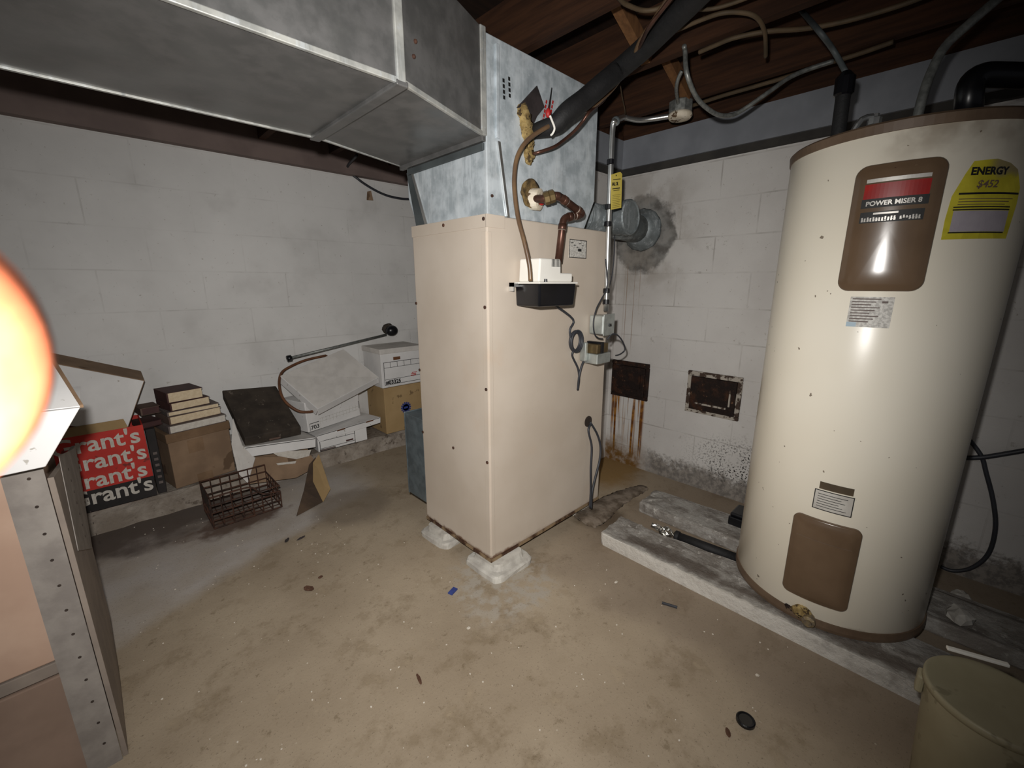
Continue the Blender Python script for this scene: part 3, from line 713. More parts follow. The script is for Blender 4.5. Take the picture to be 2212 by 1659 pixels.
# thin wire strapped to the conduit
bm = BM(); tube(bm, [atY(1308, 560, CY-.04), atY(1312, 600, CY-.035), atY(1310, 625, CY-.035), atY(1298, 648, CY-.035), atY(1288, 668, CY-.035), atY(1282, 695, CY-.035), atY(1284, 720, CY-.035), atY(1292, 730, CY-.03), atY(1302, 732, CY-.02)], .0035, 6, 5); obj('strapped_wire', bm, 'dark_cable', k, smooth=True)
bm = BM(); tube(bm, [atY(1328, 508, CY+.03), atY(1326, 560, CY+.01), atY(1321, 600, CY), atY(1312, 632, CY-.03)], .003, 6, 5); obj('loose_wire', bm, 'dark_cable', k, smooth=True)
sb = thing('switch_box', atY(1302, 700, 1.17), 'small grey metal switch box at the bottom of the silver conduit', 'electrical box')
o = atY(1302, 720, 1.175); bx = o.x
bm = BM(); box(bm, bx, bx+.085, 1.175, 1.258, 1.035, 1.128); obj('box_body', bm, 'boxsteel', sb, bevel=.006)
bm = BM(); box(bm, bx-.002, bx+.092, 1.169, 1.175, 1.03, 1.135); cpl = obj('cover_plate', bm, 'boxsteel', sb, bevel=.004)
bm = BM(); box(bm, bx+.038, bx+.05, 1.160, 1.169, 1.078, 1.088); box(bm, bx+.038, bx+.062, 1.166, 1.169, 1.074, 1.079); tag(obj('toggle', bm, 'black', cpl), 'black switch toggle')
tb = thing('transformer_box', atY(1300, 770, 1.17), 'galvanised box with a wired transformer under the grey switch box', 'electrical box')
ox = atY(1285, 770, 1.18).x
bm = BM(); box(bm, ox, ox+.115, 1.165, 1.258, .895, .945); obj('lower_tray', bm, 'boxsteel', tb, bevel=.004)
bm = BM(); box(bm, ox+.01, ox+.04, 1.175, 1.258, .945, .99); box(bm, ox+.055, ox+.11, 1.178, 1.258, .945, .992); obj('transformer_core', bm, 'brass', tb, bevel=.003)
bm = BM(); box(bm, ox+.038, ox+.058, 1.168, 1.258, .945, 1.0); tag(obj('black_bracket', bm, 'black', tb, bevel=.002), 'black strap around the middle')
bm = BM(); box(bm, ox-.02, ox, 1.22, 1.258, .905, 1.0); obj('side_plate', bm, 'boxsteel', tb, bevel=.006)
bm = BM(); tube(bm, [atY(1312, 733, 1.18), atY(1322, 722, 1.17), atY(1334, 724, 1.17), atY(1345, 738, 1.18), atY(1350, 755, 1.19), atY(1340, 765, 1.2), atY(1330, 768, 1.21)], .004, 8, 5); tag(obj('loop_wire', bm, 'dark_cable', tb, smooth=True), 'looping dark wire')
# service tag
tg = thing('service_tag', atY(1332, 380, CY-.04), 'long yellow service tag hanging on the silver conduit', 'tag')
q = [atY(x, y, CY-.04) for x, y in ((1321, 377), (1340, 371), (1344, 376), (1342, 449), (1320, 453))]
bm = BM(); hexa(bm, q, (0, .0012, 0)); obj('card', bm, 'yellow', tg)
U = (q[3]-q[4]).normalized(); V = (q[0]-q[4]).normalized(); Vh = (q[0]-q[4]).length; Wd = (q[3]-q[4]).length
bm = BM(); t = text_bm('HALL OIL', .020, .0006, sx=.62); place(t, q[4]+U*.004+V*(Vh*.68)+Vector((0, -.001, 0)), U, V); merge(bm, t)
prints(bm, q[4]+Vector((0, -.0002, 0)), U, V, [(.012, Wd-.012, Vh*.84, Vh*.86), (.008, Wd-.016, Vh*.58, Vh*.605), (.016, Wd-.02, Vh*.53, Vh*.545)]+[(.01, Wd-.01-.006*(i % 3), Vh*(.40-.05*i), Vh*(.407-.05*i)) for i in range(8)], .0008)
obj('printing', bm, 'ink', tg)
bm = BM(); lathe(bm, atY(1331, 379, CY-.041), (0, -1, 0), [(.0035, 0), (.0035, .0008)], 10); obj('eyelet', bm, 'ink', tg)

# ceiling lamp holder
lh = thing('ceiling_lamp_holder', atZ(1470, 232, 2.14), 'dusty round lamp holder under a joist at the end of the conduit', 'lamp holder')
c = atZ(1470, 238, 2.12)
bm = BM(); lathe(bm, (c.x, c.y, 2.105), (0, 0, 1), [(.052, .0), (.058, .008), (.058, .05), (.05, .056)], 8); obj('octagon_box', bm, 'greycable', lh, bevel=.002)
bm = BM(); lathe(bm, (c.x, c.y, 2.08), (0, 0, 1), [(.03, -.004), (.05, .0), (.058, .012), (.056, .025), (.02, .026)], 24); tag(obj('porcelain_base', bm, 'foam', lh, smooth=True), 'dusty pale porcelain base')

# ------------------------------------------------------------------ ceiling cables
def cable(name, pts, z, r, m, label, cat='cable', group='cables among the joists'):
    P = [atZ(x, y, zz if isinstance(zz := (z if not isinstance(z, list) else z[i]), (int, float)) else zz) for i, (x, y) in enumerate(pts)]
    bm = BM(); tube(bm, P, r, 8, 6); return one(name, bm, m, label, cat, group, smooth=True)
cable('ceiling_cable', [(1330, -14), (1345, 4), (1358, 12), (1386, 22), (1414, 21), (1433, 12), (1449, -2), (1465, -18)], 2.14, .007, 'tancable', 'yellowish cable sagging between joists at the top edge, left of the black pipe')
cable('ceiling_cable', [(1437, 75), (1475, 60), (1515, 43), (1562, 28), (1609, 28), (1637, 40), (1651, 66), (1654, 95), (1654, 122)], [2.14, 2.14, 2.14, 2.135, 2.13, 2.12, 2.11, 2.10, 2.09], .007, 'tancable', 'tan cable arching along a joist and hanging down with a blunt end')
cable('ceiling_cable', [(1440, 25), (1480, 18), (1530, 20), (1580, 8), (1640, -15)], 2.145, .006, 'tancable', 'thin tan cable crossing the joist at the top edge, right of the black pipe')
cable('ceiling_cable', [(1510, 113), (1545, 98), (1586, 82), (1656, 68), (1738, 62), (1830, 45), (1950, 10), (2050, -30)], 2.148, .008, 'tancable', 'grey-brown cable running to the right below the second joist')
cable('ceiling_cable', [(1473, 153), (1465, 170), (1461, 190), (1463, 212), (1466, 232)], [2.15, 2.13, 2.11, 2.12, 2.15], .008, 'greycable', 'short grey cable dropping into the round lamp holder')
cable('flexible_conduit', [(1478, 100), (1480, 113), (1484, 160), (1506, 212), (1539, 242), (1567, 250), (1597, 242), (1656, 202), (1703, 169), (1745, 150), (1800, 132)], [2.15, 2.14, 2.05, 1.99, 1.96, 1.96, 1.98, 2.04, 2.10, 2.13, 2.145], .009, 'greycable', 'grey flexible conduit hanging in a deep loop left of the water heater', 'conduit')
cable('ceiling_cable', [(1496, 228), (1560, 207), (1633, 186), (1700, 166), (1774, 141), (1850, 118), (1930, 90)], 2.15, .009, 'tancable', 'straight brown cable from the lamp holder toward the heater pipes')
cable('ceiling_wire', [(1340, 185), (1344, 210), (1350, 240), (1349, 256)], [2.15, 2.14, 2.12, 2.11], .003, 'tancable', 'thin wire dangling onto the bend of the conduit', 'wire')

# ------------------------------------------------------------------ wall cable with tag
P = [atY(x, y, 3.27) for x, y in ((735, 350), (750, 364), (775, 388), (800, 405), (825, 418), (850, 426), (885, 430), (950, 425))]
P[0].y = 3.0; P[0].z = 2.13
wc = thing('wall_cable', P[3], 'black cable sagging high on the left wall beside the plenum', 'cable')
bm = BM(); tube(bm, P, .009, 8, 6); obj('cable', bm, 'dark_cable', wc, smooth=True)
bm = BM(); hexa(bm, [atY(x, y, 3.268) for x, y in ((793, 414), (801, 412), (806, 433), (792, 432))], (0, -.004, 0)); tag(obj('paper_tag', bm, 'card', wc), 'little brown tag')

# ================================================================== WATER HEATER
HC = Vector((2.0, .2, 0)); HR = .312; HZ0, HZ1 = .068, 1.725
h = thing('water_heater', (2.0, .2, HZ0), 'big almond cylindrical water heater with brown access panels at the right', 'water heater')
bm = BM(); lathe(bm, (2.0, .2, 0), (0, 0, 1), [(HR-.006, HZ0+.028), (HR, HZ0+.034), (HR, HZ1-.03), (HR-.004, HZ1-.026)], 96); obj('jacket', bm, 'heater', h, smooth=True)
bm = BM(); lathe(bm, (2.0, .2, 0), (0, 0, 1), [(.25, HZ0), (HR+.004, HZ0), (HR+.006, HZ0+.012), (HR+.004, HZ0+.033), (HR-.01, HZ0+.034)], 96); obj('base_ring', bm, 'brown_ring', h)
bm = BM(); lathe(bm, (2.0, .2, 0), (0, 0, 1), [(HR-.01, HZ1-.032), (HR+.004, HZ1-.03), (HR+.006, HZ1-.006), (HR, HZ1), (.05, HZ1+.012), (0, HZ1+.012)], 96); obj('top_cap', bm, 'brown_ring', h)
def wrap(bm, th0, r=HR):
    """bend flat (u, v, w) coordinates onto the jacket, u to the right as seen from outside"""
    for v in bm.verts:
        a = R(th0)+v.co.x/r; rr = r+v.co.z
        v.co = Vector((HC.x+rr*math.cos(a), HC.y+rr*math.sin(a), v.co.y))
    return bm
def rr_pts(w, hh, rad, n=6, tl=None):
    pts = []
    for cx, cy, a0 in ((w/2-rad, hh/2-rad, 0), (-w/2+rad, hh/2-rad, 90), (-w/2+rad, -hh/2+rad, 180), (w/2-rad, -hh/2+rad, 270)):
        for i in range(n+1):
            a = R(a0+90*i/n); pts.append((cx+rad*math.cos(a), cy+rad*math.sin(a)))
    # subdivide long edges
    out = []
    for p0, p1 in zip(pts, pts[1:]+pts[:1]):
        L = math.hypot(p1[0]-p0[0], p1[1]-p0[1]); m_ = max(1, int(L/.02))
        for j in range(m_): out.append((p0[0]+(p1[0]-p0[0])*j/m_, p0[1]+(p1[1]-p0[1])*j/m_))
    return out
def rpanel(w, hh, rad, u, z, prof):
    """rounded panel: prof of (inset, height); closes to the middle in rings"""
    bm = BM(); rings = []
    P = rr_pts(w, hh, rad)
    def ring(ins, ht):
        sx = max(0.0, 1-2*ins/w); sy = max(0.0, 1-2*ins/hh)
        return [bm.verts.new((u+x*sx, z+y*sy, ht)) for x, y in P]
    for ins, ht in prof: rings.append(ring(ins, ht))
    last = prof[-1]; m0 = min(w, hh)/2
    for fkt in (.75, .5, .25, .06):
        sx = (1-2*last[0]/w)*fkt; sy = (1-2*last[0]/hh)*fkt
        rings.append([bm.verts.new((u+x*sx, z+y*sy, last[1])) for x, y in P])
    n = len(P)
    for a, b in zip(rings, rings[1:]):
        for i in range(n): bm.faces.new((a[i], a[(i+1) % n], b[(i+1) % n], b[i]))
    bm.faces.new(rings[-1])
    return bm
def grid_rect(u0, u1, z0, z1, w, n=16):
    bm = BM(); rows = []
    for j in range(5):
        rows.append([bm.verts.new((u0+(u1-u0)*i/n, z0+(z1-z0)*j/4, w)) for i in range(n+1)])
    for a, b in zip(rows, rows[1:]):
        for i in range(n): bm.faces.new((a[i], a[i+1], b[i+1], b[i]))
    return bm
PR = [(0, 0), (0, .008), (.004, .012), (.014, .012), (.022, .018)]
w_up = R(36)*HR
bm = wrap(rpanel(w_up, .355, .03, 0, 1.435, PR), 186); ap = obj('upper_access_panel', bm, 'brown', h, smooth=True)
m_ = ap.modifiers.new('bevel', 'WEIGHTED_NORMAL')
eps = .0192
bm = BM(); merge(bm, grid_rect(-.068, .066, 1.518, 1.558, eps)); wrap(bm, 186); tag(obj('red_band', bm, 'redlabel', ap), 'red label band')
bm = BM(); merge(bm, grid_rect(-.070, .068, 1.493, 1.518, eps)); merge(bm, grid_rect(-.068, .064, 1.452, 1.482, eps)); wrap(bm, 186); tag(obj('black_band', bm, 'ink', ap), 'black label bands')
bm = BM(); t = text_bm('POWER MISER 8', .0175, .0005, sx=.92)
for v in t.verts: v.co = Vector((v.co.x-.060, v.co.y+1.499, eps+.0004+v.co.z*.3))
merge(bm, t)
rg_ = random.Random(5)
for i in range(20):
    if i == 12: continue
    merge(bm, grid_rect(-.064+.0062*i, -.0605+.0062*i, 1.4555+rg_.choice((0, .004)), 1.4615+rg_.choice((.004, .006)), eps+.0004, 2))
    merge(bm, grid_rect(-.064+.0062*i, -.0595+.0062*i, 1.4555+rg_.choice((0, .005)), 1.4575+rg_.choice((0, .005)), eps+.0004, 2))
merge(bm, grid_rect(-.04, .012, 1.474, 1.479, eps+.0004)); wrap(bm, 186); obj('label_lettering', bm, 'silver', ap)
bm = BM(); merge(bm, grid_rect(-.066, .064, 1.562, 1.572, eps)); wrap(bm, 186); obj('silver_band', bm, 'silver', ap)
for (u, z) in ((.03, 1.590), (-.012, 1.594), (-.02, 1.278)):
    bm = BM(); lathe(bm, (0, 0, 0), (0, 0, 1), [(.006 if u > 0 else .003, .012), (.006 if u > 0 else .003, .0145), (0, .015)], 10)
    for v in bm.verts: v.co.x += u; v.co.y += z
    wrap(bm, 186); obj('panel_screw', bm, 'rust', ap)
w_lo = R(35.4)*HR
bm = wrap(rpanel(w_lo, .318, .022, 0, .325, PR), 183.4); lp_ = obj('lower_access_panel', bm, 'brown', h, smooth=True)
lp_.modifiers.new('bevel', 'WEIGHTED_NORMAL')
bm = BM(); t = grid_rect(-.075, .075, .408, .412, .0185); merge(bm, t); wrap(bm, 183.4); obj('panel_crease', bm, 'brown_ring', lp_)
# energy sticker: a torn house-shaped sheet
bm = BM()
def R_u(a): return R(a-224)*HR
poly = [(207.5, 1.398), (239.5, 1.400), (241.0, 1.49), (240.5, 1.53), (236, 1.575), (231, 1.59), (224, 1.60), (214, 1.596), (211.5, 1.565), (208, 1.51), (207.3, 1.45)]
cx_ = sum(a for a, _ in poly)/len(poly); cz_ = sum(b for _, b in poly)/len(poly)
dense = []
for (a0, b0), (a1, b1) in zip(poly, poly[1:]+poly[:1]):
    for j in range(4): dense.append((a0+(a1-a0)*j/4, b0+(b1-b0)*j/4))
rings = [[bm.verts.new((R_u(cx_+(a-cx_)*fk), cz_+(b-cz_)*fk, .0012)) for a, b in dense] for fk in (1, .8, .6, .4, .2, .03)]
for a, b in zip(rings, rings[1:]):
    for i in range(len(dense)): bm.faces.new((a[i], a[(i+1) % len(dense)], b[(i+1) % len(dense)], b[i]))
bm.faces.new(rings[-1]); wrap(bm, 224); es = tag(obj('energy_sticker', bm, 'sticker', h), 'torn yellow sticker')
bm = BM(); merge(bm, grid_rect(R_u(210), R_u(236.5), 1.418, 1.472, .002)); wrap(bm, 224); obj('white_field', bm, 'lilac', es)
bm = BM()
for (a0, a1, z0, z1) in ((210.5, 240, 1.513, 1.518), (209.5, 236.5, 1.473, 1.4765), (209.5, 236.5, 1.480, 1.483), (209.5, 236, 1.414, 1.4175)):
    merge(bm, grid_rect(R_u(a0), R_u(a1), z0, z1, .0024)); wrap(bm, 224); obj('ruled_line', bm, 'ink', es); bm = BM()
t = text_bm('ENERGY', .026, .0011, sx=.95)
for v in t.verts: v.co = Vector((v.co.x+R_u(213.5), v.co.y+1.562, .0024+v.co.z*.3))
merge(bm, t); wrap(bm, 224); obj('sticker_heading', bm, 'ink', es)
bm = BM(); t = text_bm('$452', .026, .0005, .2, sx=1.0)
for v in t.verts: v.co = Vector((v.co.x+R_u(217), v.co.y+1.530, .0024+v.co.z*.3))
merge(bm, t)
for i in range(3): merge(bm, grid_rect(R_u(211), R_u(237-2*i), 1.501-.007*i, 1.503-.007*i, .0022))
wrap(bm, 224); obj('sticker_figures', bm, 'brownbook', es)
# specification labels
bm = BM(); merge(bm, grid_rect(R(-9.5)*HR, R(9.5)*HR, 1.149, 1.24, .0014)); wrap(bm, 184.5); sl = tag(obj('specification_label', bm, 'paper_print', h), 'grey printed label under the upper panel')
bm = BM(); merge(bm, grid_rect(R(-9.5)*HR, R(-5)*HR, 1.149, 1.163, .002)); wrap(bm, 184.5); obj('blue_corner', bm, 'pale_blue', sl)
bm = BM()
for i in range(9): merge(bm, grid_rect(R(-8.5)*HR, R(4-(i % 3)*2)*HR, 1.232-.0085*i, 1.2352-.0085*i, .002))
merge(bm, grid_rect(R(4.5)*HR, R(7)*HR, 1.222, 1.228, .002)); wrap(bm, 184.5); obj('small_print', bm, 'greybook', sl)
bm = BM(); merge(bm, grid_rect(R(-10)*HR, R(10)*HR, .520, .592, .0014)); wrap(bm, 184.3); s2 = tag(obj('warning_label', bm, 'paper', h), 'black-framed label above the lower panel')
bm = BM()
for rct in ((-10, 10, .520, .523), (-10, 10, .589, .592), (-10, -9.5, .52, .592), (9.5, 10, .52, .592)): merge(bm, grid_rect(R(rct[0])*HR, R(rct[1])*HR, rct[2], rct[3], .002))
for i in range(6): merge(bm, grid_rect(R(-8)*HR, R(7-(i*3) % 5)*HR, .577-.009*i, .579-.009*i, .002, 10))
wrap(bm, 184.3); obj('small_print', bm, 'ink', s2)
bm = BM(); merge(bm, grid_rect(R(-8)*HR, R(9)*HR, .596, .622, .0012)); wrap(bm, 184.3); tag(obj('glue_mark', bm, 'tancable', h), 'brown glue mark of a lost label')
# drain valve
def hpt(a, z, rr=HR): return Vector((HC.x+rr*math.cos(R(a)), HC.y+rr*math.sin(R(a)), z))
n_ = hpt(181, 0, 1)-HC
bm = BM(); ball(bm, hpt(179, .105, HR+.002), .026, 12, .5, 1.3, 1); rough_up(bm, .004, 0, 6); dv = tag(obj('drain_hole_filler', bm, 'wool', h, smooth=True), 'yellow foam around the valve')
bm = BM(); lathe(bm, hpt(184, .10, HR-.01), n_, [(.014, 0), (.014, .03), (.02, .03), (.021, .045), (.012, .05), (.012, .058), (0, .058)], 10); obj('drain_valve', bm, 'drain', h)
bm = BM(); lathe(bm, hpt(171, .09, HR-.008), hpt(171, 0, 1)-HC, [(.018, 0), (.016, .011), (.004, .012)], 10); rough_up(bm, .003, 0, 2); tag(obj('rust_scab', bm, 'iron', h), 'dark rust spot')
# fittings on top
ht = HZ1+.004
def top_pt(x, y, X=1.85):
    q = atX(x, y, X); q.z = ht; return q
tp = top_pt(1812, 283)
ptop = atX(1826, 172, 1.87)
bm = BM(); tube(bm, [tp, tp.lerp(ptop, .5), ptop], .021, 14, 3); tag(obj('insulated_pipe', bm, 'rubber', h, smooth=True), 'black sleeved upright pipe')
pu_ = (ptop-tp).normalized()
bm = BM(); lathe(bm, ptop-pu_*.05, pu_, [(.022, 0), (.028, .005), (.028, .055), (.02, .065), (.012, .075), (0, .075)], 12); obj('pipe_coupling', bm, 'black', h)
bm = BM(); tube(bm, [ptop+pu_*.02, atX(1800, 108, 1.88), atX(1765, 62, 1.80), atZ(1728, 20, 2.34)], .008, 10, 4); obj('riser_pipe', bm, 'dark_sheet', h, smooth=True)
rv = top_pt(1890, 256, 1.80)
bm = BM(); lathe(bm, rv-Vector((0, 0, .01)), (0, 0, 1), [(.012, 0), (.012, .03), (.018, .032), (.018, .05), (.010, .054), (.010, .062), (0, .062)], 8); tube(bm, [rv+Vector((0, 0, .045)), rv+Vector((-.015, .03, .04)), rv+Vector((-.02, .05, .0))], .009, 10, 3); tag(obj('relief_valve', bm, 'steel', h), 'shiny relief valve')
fx = top_pt(1986, 232)
bm = BM(); tube(bm, [fx, atX(1992, 212, 1.86), atX(2012, 155, 1.88), atX(2042, 100, 1.90), atX(2095, 50, 1.92), atX(2150, 2, 1.95), atX(2200, -40, 1.98)], .0125, 12, 6); tag(obj('flexible_cable', bm, 'greycable', h, smooth=True), 'grey flexible cable')
b0 = top_pt(2100, 215)
bm = BM(); tube(bm, elbow_path([b0, atX(2096, 160, 1.85), atX(2240, 165, 1.92), atX(2400, 165, 1.98)+Vector((.12, -.7, .02))], .045, 8), .03, 18, 1); tag(obj('insulated_elbow', bm, 'black', h, smooth=True), 'fat black pipe elbow')

# slabs below it
def slab(pts, z0, z1, name, m, label, cat, seed, group=None):
    bm = BM(); hexa(bm, [(x, y, z0) for x, y in pts], (0, 0, z1-z0))
    bmesh.ops.subdivide_edges(bm, edges=[e for e in bm.edges if abs(e.verts[0].co.z-e.verts[1].co.z) < 1e-6], cuts=7)
    rnd = random.Random(seed)
    for v in bm.verts:
        if v.co.z > z0+.001: v.co += Vector((rnd.uniform(-1, 1)*.006, rnd.uniform(-1, 1)*.006, -abs(rnd.uniform(0, 1))*.004))
    return one(name, bm, m, label, cat, group, bevel=.008)
slab([(1.645, -.42), (1.645, 1.035), (1.66, 1.055), (1.85, 1.06), (1.858, .95), (1.84, .93), (1.885, .50), (1.885, -.42)], 0, .066, 'concrete_slab', 'slab', 'long white-edged concrete slab under the near side of the water heater', 'slab', 2, 'slabs under the heater')
slab([(2.06, -.42), (2.055, .92), (2.065, 1.075), (2.27, 1.08), (2.30, .66), (2.30, -.42)], 0, .066, 'concrete_slab', 'slab', 'grey concrete slab under the far side of the water heater, by the wall', 'slab', 4, 'slabs under the heater')
bp = thing('floor_pipe', (1.96, .7, 0), 'black pipe lying on the floor between the two concrete slabs', 'pipe')
a, b = atZ(1458, 1157, .03), atZ(1600, 1210, .03)
bm = BM(); tube(bm, [a, b], .024, 16, 1); obj('pipe', bm, 'rubber', bp, smooth=True)
bm = BM(); lathe(bm, a, (b-a), [(.026, 0), (.028, .003), (.028, .02), (.025, .022)], 16); obj('end_ring', bm, 'rubber', bp, smooth=True)
bm = BM(); ball(bm, a+Vector((.0, .045, .0)), .03, 16, .9, 1.2, .8); ball(bm, a+Vector((.01, .1, .0)), .018, 12, .7, 2.2, .6); rough_up(bm, .007, 0, 5); 
for v in bm.verts: v.co.z = max(v.co.z, .002)
one('crumpled_foil', bm, 'foil', 'shiny crumpled foil at the end of the black floor pipe', 'foil')
bm = BM(); hexa(bm, [atZ(x, y, .002) for x, y in ((1465, 1168), (1600, 1222), (1600, 1205), (1470, 1158))], (0, 0, .008)); one('wood_strip', bm, 'card', 'flat brown strip beside the black floor pipe', 'strip')
sb_ = thing('black_bait_box', (2.2, .60, .07), 'small black plastic box on the far slab behind the water heater', 'box')
c = atZ(1588, 1135, .07)
bm = BM(); box(bm, c.x-.01, c.x+.13, c.y-.08, c.y+.035, .068, .115); obj('tray', bm, 'black', sb_, bevel=.006)
bm = BM(); box(bm, c.x-.004, c.x+.12, c.y-.07, c.y+.03, .115, .135); obj('lid', bm, 'black', sb_, bevel=.008)

# cables on the right wall
P = [atX(x, y, 2.59) for x, y in ((2095, 950), (2120, 985), (2130, 1020), (2145, 1080), (2150, 1140), (2135, 1195), (2100, 1225), (2060, 1232), (2030, 1230))]
bm = BM(); tube(bm, [Vector((2.585, q.y, max(q.z, .02))) for q in P], .008, 8, 6); one('looped_cable', bm, 'dark_cable', 'dark cord hanging in a loop on the wall right of the water heater', 'cable', smooth=True)
P = [atX(x, y, 2.59) for x, y in ((2085, 988), (2125, 986), (2170, 979), (2230, 969), (2330, 955), (2900, 890))]
bm = BM(); tube(bm, [Vector((2.58, q.y, q.z)) for q in P], .010, 8, 6); one('wall_pipe', bm, 'dark_cable', 'straight dark pipe along the wall at the right edge', 'pipe', smooth=True)

# clean-out doors
def cleanout(y0, y1, z0, z1, label, frame_m, tilt=0):
    t = thing('cleanout_door', (2.59, (y0+y1)/2, z0), label, 'cleanout door', 'clean-out doors in the right wall')
    bm = BM(); fwd = .022
    for a, b, c_, d_ in ((y0, y1, z0, z0+.022), (y0, y1, z1-.03, z1), (y0, y0+.025, z0+.022, z1-.03), (y1-.025, y1, z0+.022, z1-.03)): box(bm, WX-.018, WX, a, b, c_, d_)
    rough_up(bm, .0015, 1, 3); obj('door_frame', bm, frame_m, t, bevel=.003)
    bm = BM(); box(bm, WX-.026, WX-.002, y0+.025, y1-.025, z0+.022, z1-.032); dr = obj('door_leaf', bm, 'iron', t, bevel=.004)
    bm = BM(); box(bm, WX-.036, WX-.026, y0+.05, y0+.058, z0+.08, z1-.08); box(bm, WX-.034, WX-.026, y0+.07, y1-.06, z0+.06, z0+.07); obj('latch_bar', bm, frame_m, dr)
cleanout(1.345, 1.628, .502, .757, 'rust-brown iron clean-out door dripping rust, beside the furnace', 'iron')
cleanout(.768, 1.083, .497, .757, 'dark iron clean-out door with flaking white frame, beside the water heater', 'iron_frame')

# bucket and stick
BC = Vector((1.367, -.221, 0)); BZ = .33
b_ = thing('bucket', (BC.x, BC.y, 0), 'beige plastic bucket in the bottom right corner', 'bucket')
bm = BM(); lathe(bm, BC, (0, 0, 1), [(.0, .0), (.098, 0), (.101, .006), (.119, BZ-.012), (.1195, BZ), (.1165, BZ), (.1155, BZ-.012), (.098, .012), (0, .012)], 64); obj('pail', bm, 'bucket', b_, smooth=True)
b_.children[0].modifiers.new('wn', 'EDGE_SPLIT')
bm = BM(); lathe(bm, BC+Vector((0, 0, BZ-.01)), (0, 0, 1), [(.119, -.008), (.1245, -.006), (.1245, .009), (.1215, .012), (.116, .01)], 64); obj('rim', bm, 'bucket', b_, smooth=True)
ear = atZ(1990, 1462, BZ-.03); dv_ = (Vector((ear.x, ear.y, 0))-BC).normalized()
bm = BM(); obox(bm, BC+dv_*.116+Vector((-dv_.y, dv_.x, 0))*-.02+Vector((0, 0, BZ-.065)), Vector((-dv_.y, dv_.x, 0))*.04, dv_*.016, (0, 0, .05)); obj('handle_lug', bm, 'bucket', b_, bevel=.006)
bm = BM(); s0, s1 = Vector((1.50, -.105, BZ+.006)), Vector((1.51, -.29, BZ+.008))
s0 = atZ(2042, 1398, BZ+.012); s1 = atZ(2176, 1436, BZ+.012)
u = (s1-s0); w = Vector((u.y, -u.x, 0)).normalized()*.012
bm = BM(); obox(bm, s0, u, w, (0, 0, .008)); one('white_stick', bm, 'white_plastic', 'short white stick laid across the rim of the beige bucket', 'stick', bevel=.002)

# ================================================================== STORED BOXES ALONG THE LEFT WALL
LZ = .115
def carton(name, O, U, N, w, dpt, hh, m, label, cat='box', lid=None, lidh=.045, group=None, up=(0, 0, 1)):
    """closed carton: O front left bottom corner, U along the front, N into depth"""
    U = Vector(U).normalized(); N = Vector(N).normalized(); V = Vector(up).normalized(); O = Vector(O)
    t = thing(name, O, label, cat, group)
    bm = BM(); obox(bm, O, U*w, V*hh, N*dpt); obj('carton_body', bm, m, t, bevel=.004)
    if lid:
        bm = BM(); obox(bm, O-U*.006-N*.006+V*(hh-lidh), U*(w+.012), V*(lidh+.004), N*(dpt+.012)); obj('lid', bm, lid, t, bevel=.004)
    return t, O, U, V, N
def form_lines(O, U, V, x0, x1, z0, z1, cells, bars, w=.0035):
    """outline with a divided top row, as printed on file boxes"""
    rc = [(x0, x1, z0, z0+w), (x0, x1, z1-w, z1), (x0, x0+w, z0, z1), (x1-w, x1, z0, z1)]
    for zz in bars: rc.append((x0, x1, zz, zz+w*.8))
    for c_ in cells: rc.append((c_, c_+w*.8, bars[0], z1))
    bm = BM(); prints(bm, O, U, V, rc); return bm
# lower tan carton and white file box by the furnace
t, O, U, V, N = carton('cardboard_box', (1.512, LY+.012, LZ+.002), (1, 0, 0), (0, 1, 0), .37, .29, .372, 'kraft', 'tan cardboard box with a round blue stamp, under the white file box by the furnace')
bm = BM()
cst = atY(877, 880, LY+.012)-O
for k_ in range(14):
    a = 2*math.pi*k_/14; prints(bm, O+Vector((cst.x+math.cos(a)*.04, 0, cst.z+math.sin(a)*.04)), U, V, [(-.006, .006, -.006, .006)], .001)
tt = BM(); lathe(tt, O+Vector((cst.x, -.0002, cst.z)), (0, -1, 0), [(.034, 0), (.034, .0009), (.027, .0009), (.027, 0)], 24); merge(bm, tt)
prints(bm, O+Vector((cst.x, 0, cst.z)), U, V, [(-.018, .018, -.008, .008)], .001)
obj('round_stamp', bm, 'bluebit', t)
t, O, U, V, N = carton('file_box', (1.505, LY+.012, .492), (1, 0, 0), (0, 1, 0), .37, .295, .30, 'whitecard', 'white lidded file box printed 03325, on the tan cardboard box by the furnace', lid='greycard', lidh=.035)
bm = form_lines(O, U, V, .02, .37, .02, .20, (.075, .135, .195, .255), (.155, .062)); t_ = text_bm('#03325', .042, .0016); place(t_, O+U*.03+V*.026-N*.001, U, V); merge(bm, t_)
obj('printed_form', bm, 'ink', t)
bm = BM(); prints(bm, O, U, V, [(.255, .30, .075, .082), (.25, .30, .063, .07), (.262, .31, .087, .092)], .001); obj('red_print', bm, 'red', t)
bm = BM(); c = O+U*.135+V*.222; tube(bm, [c-N*.0005-U*.03, c-N*.0005+U*.03], .0125, 14, 1); 
for v in bm.verts: v.co.y = O.y+(v.co.y-O.y)*.08-.001
tag(obj('hand_hole', bm, 'hoop', t), 'oval hand hole')
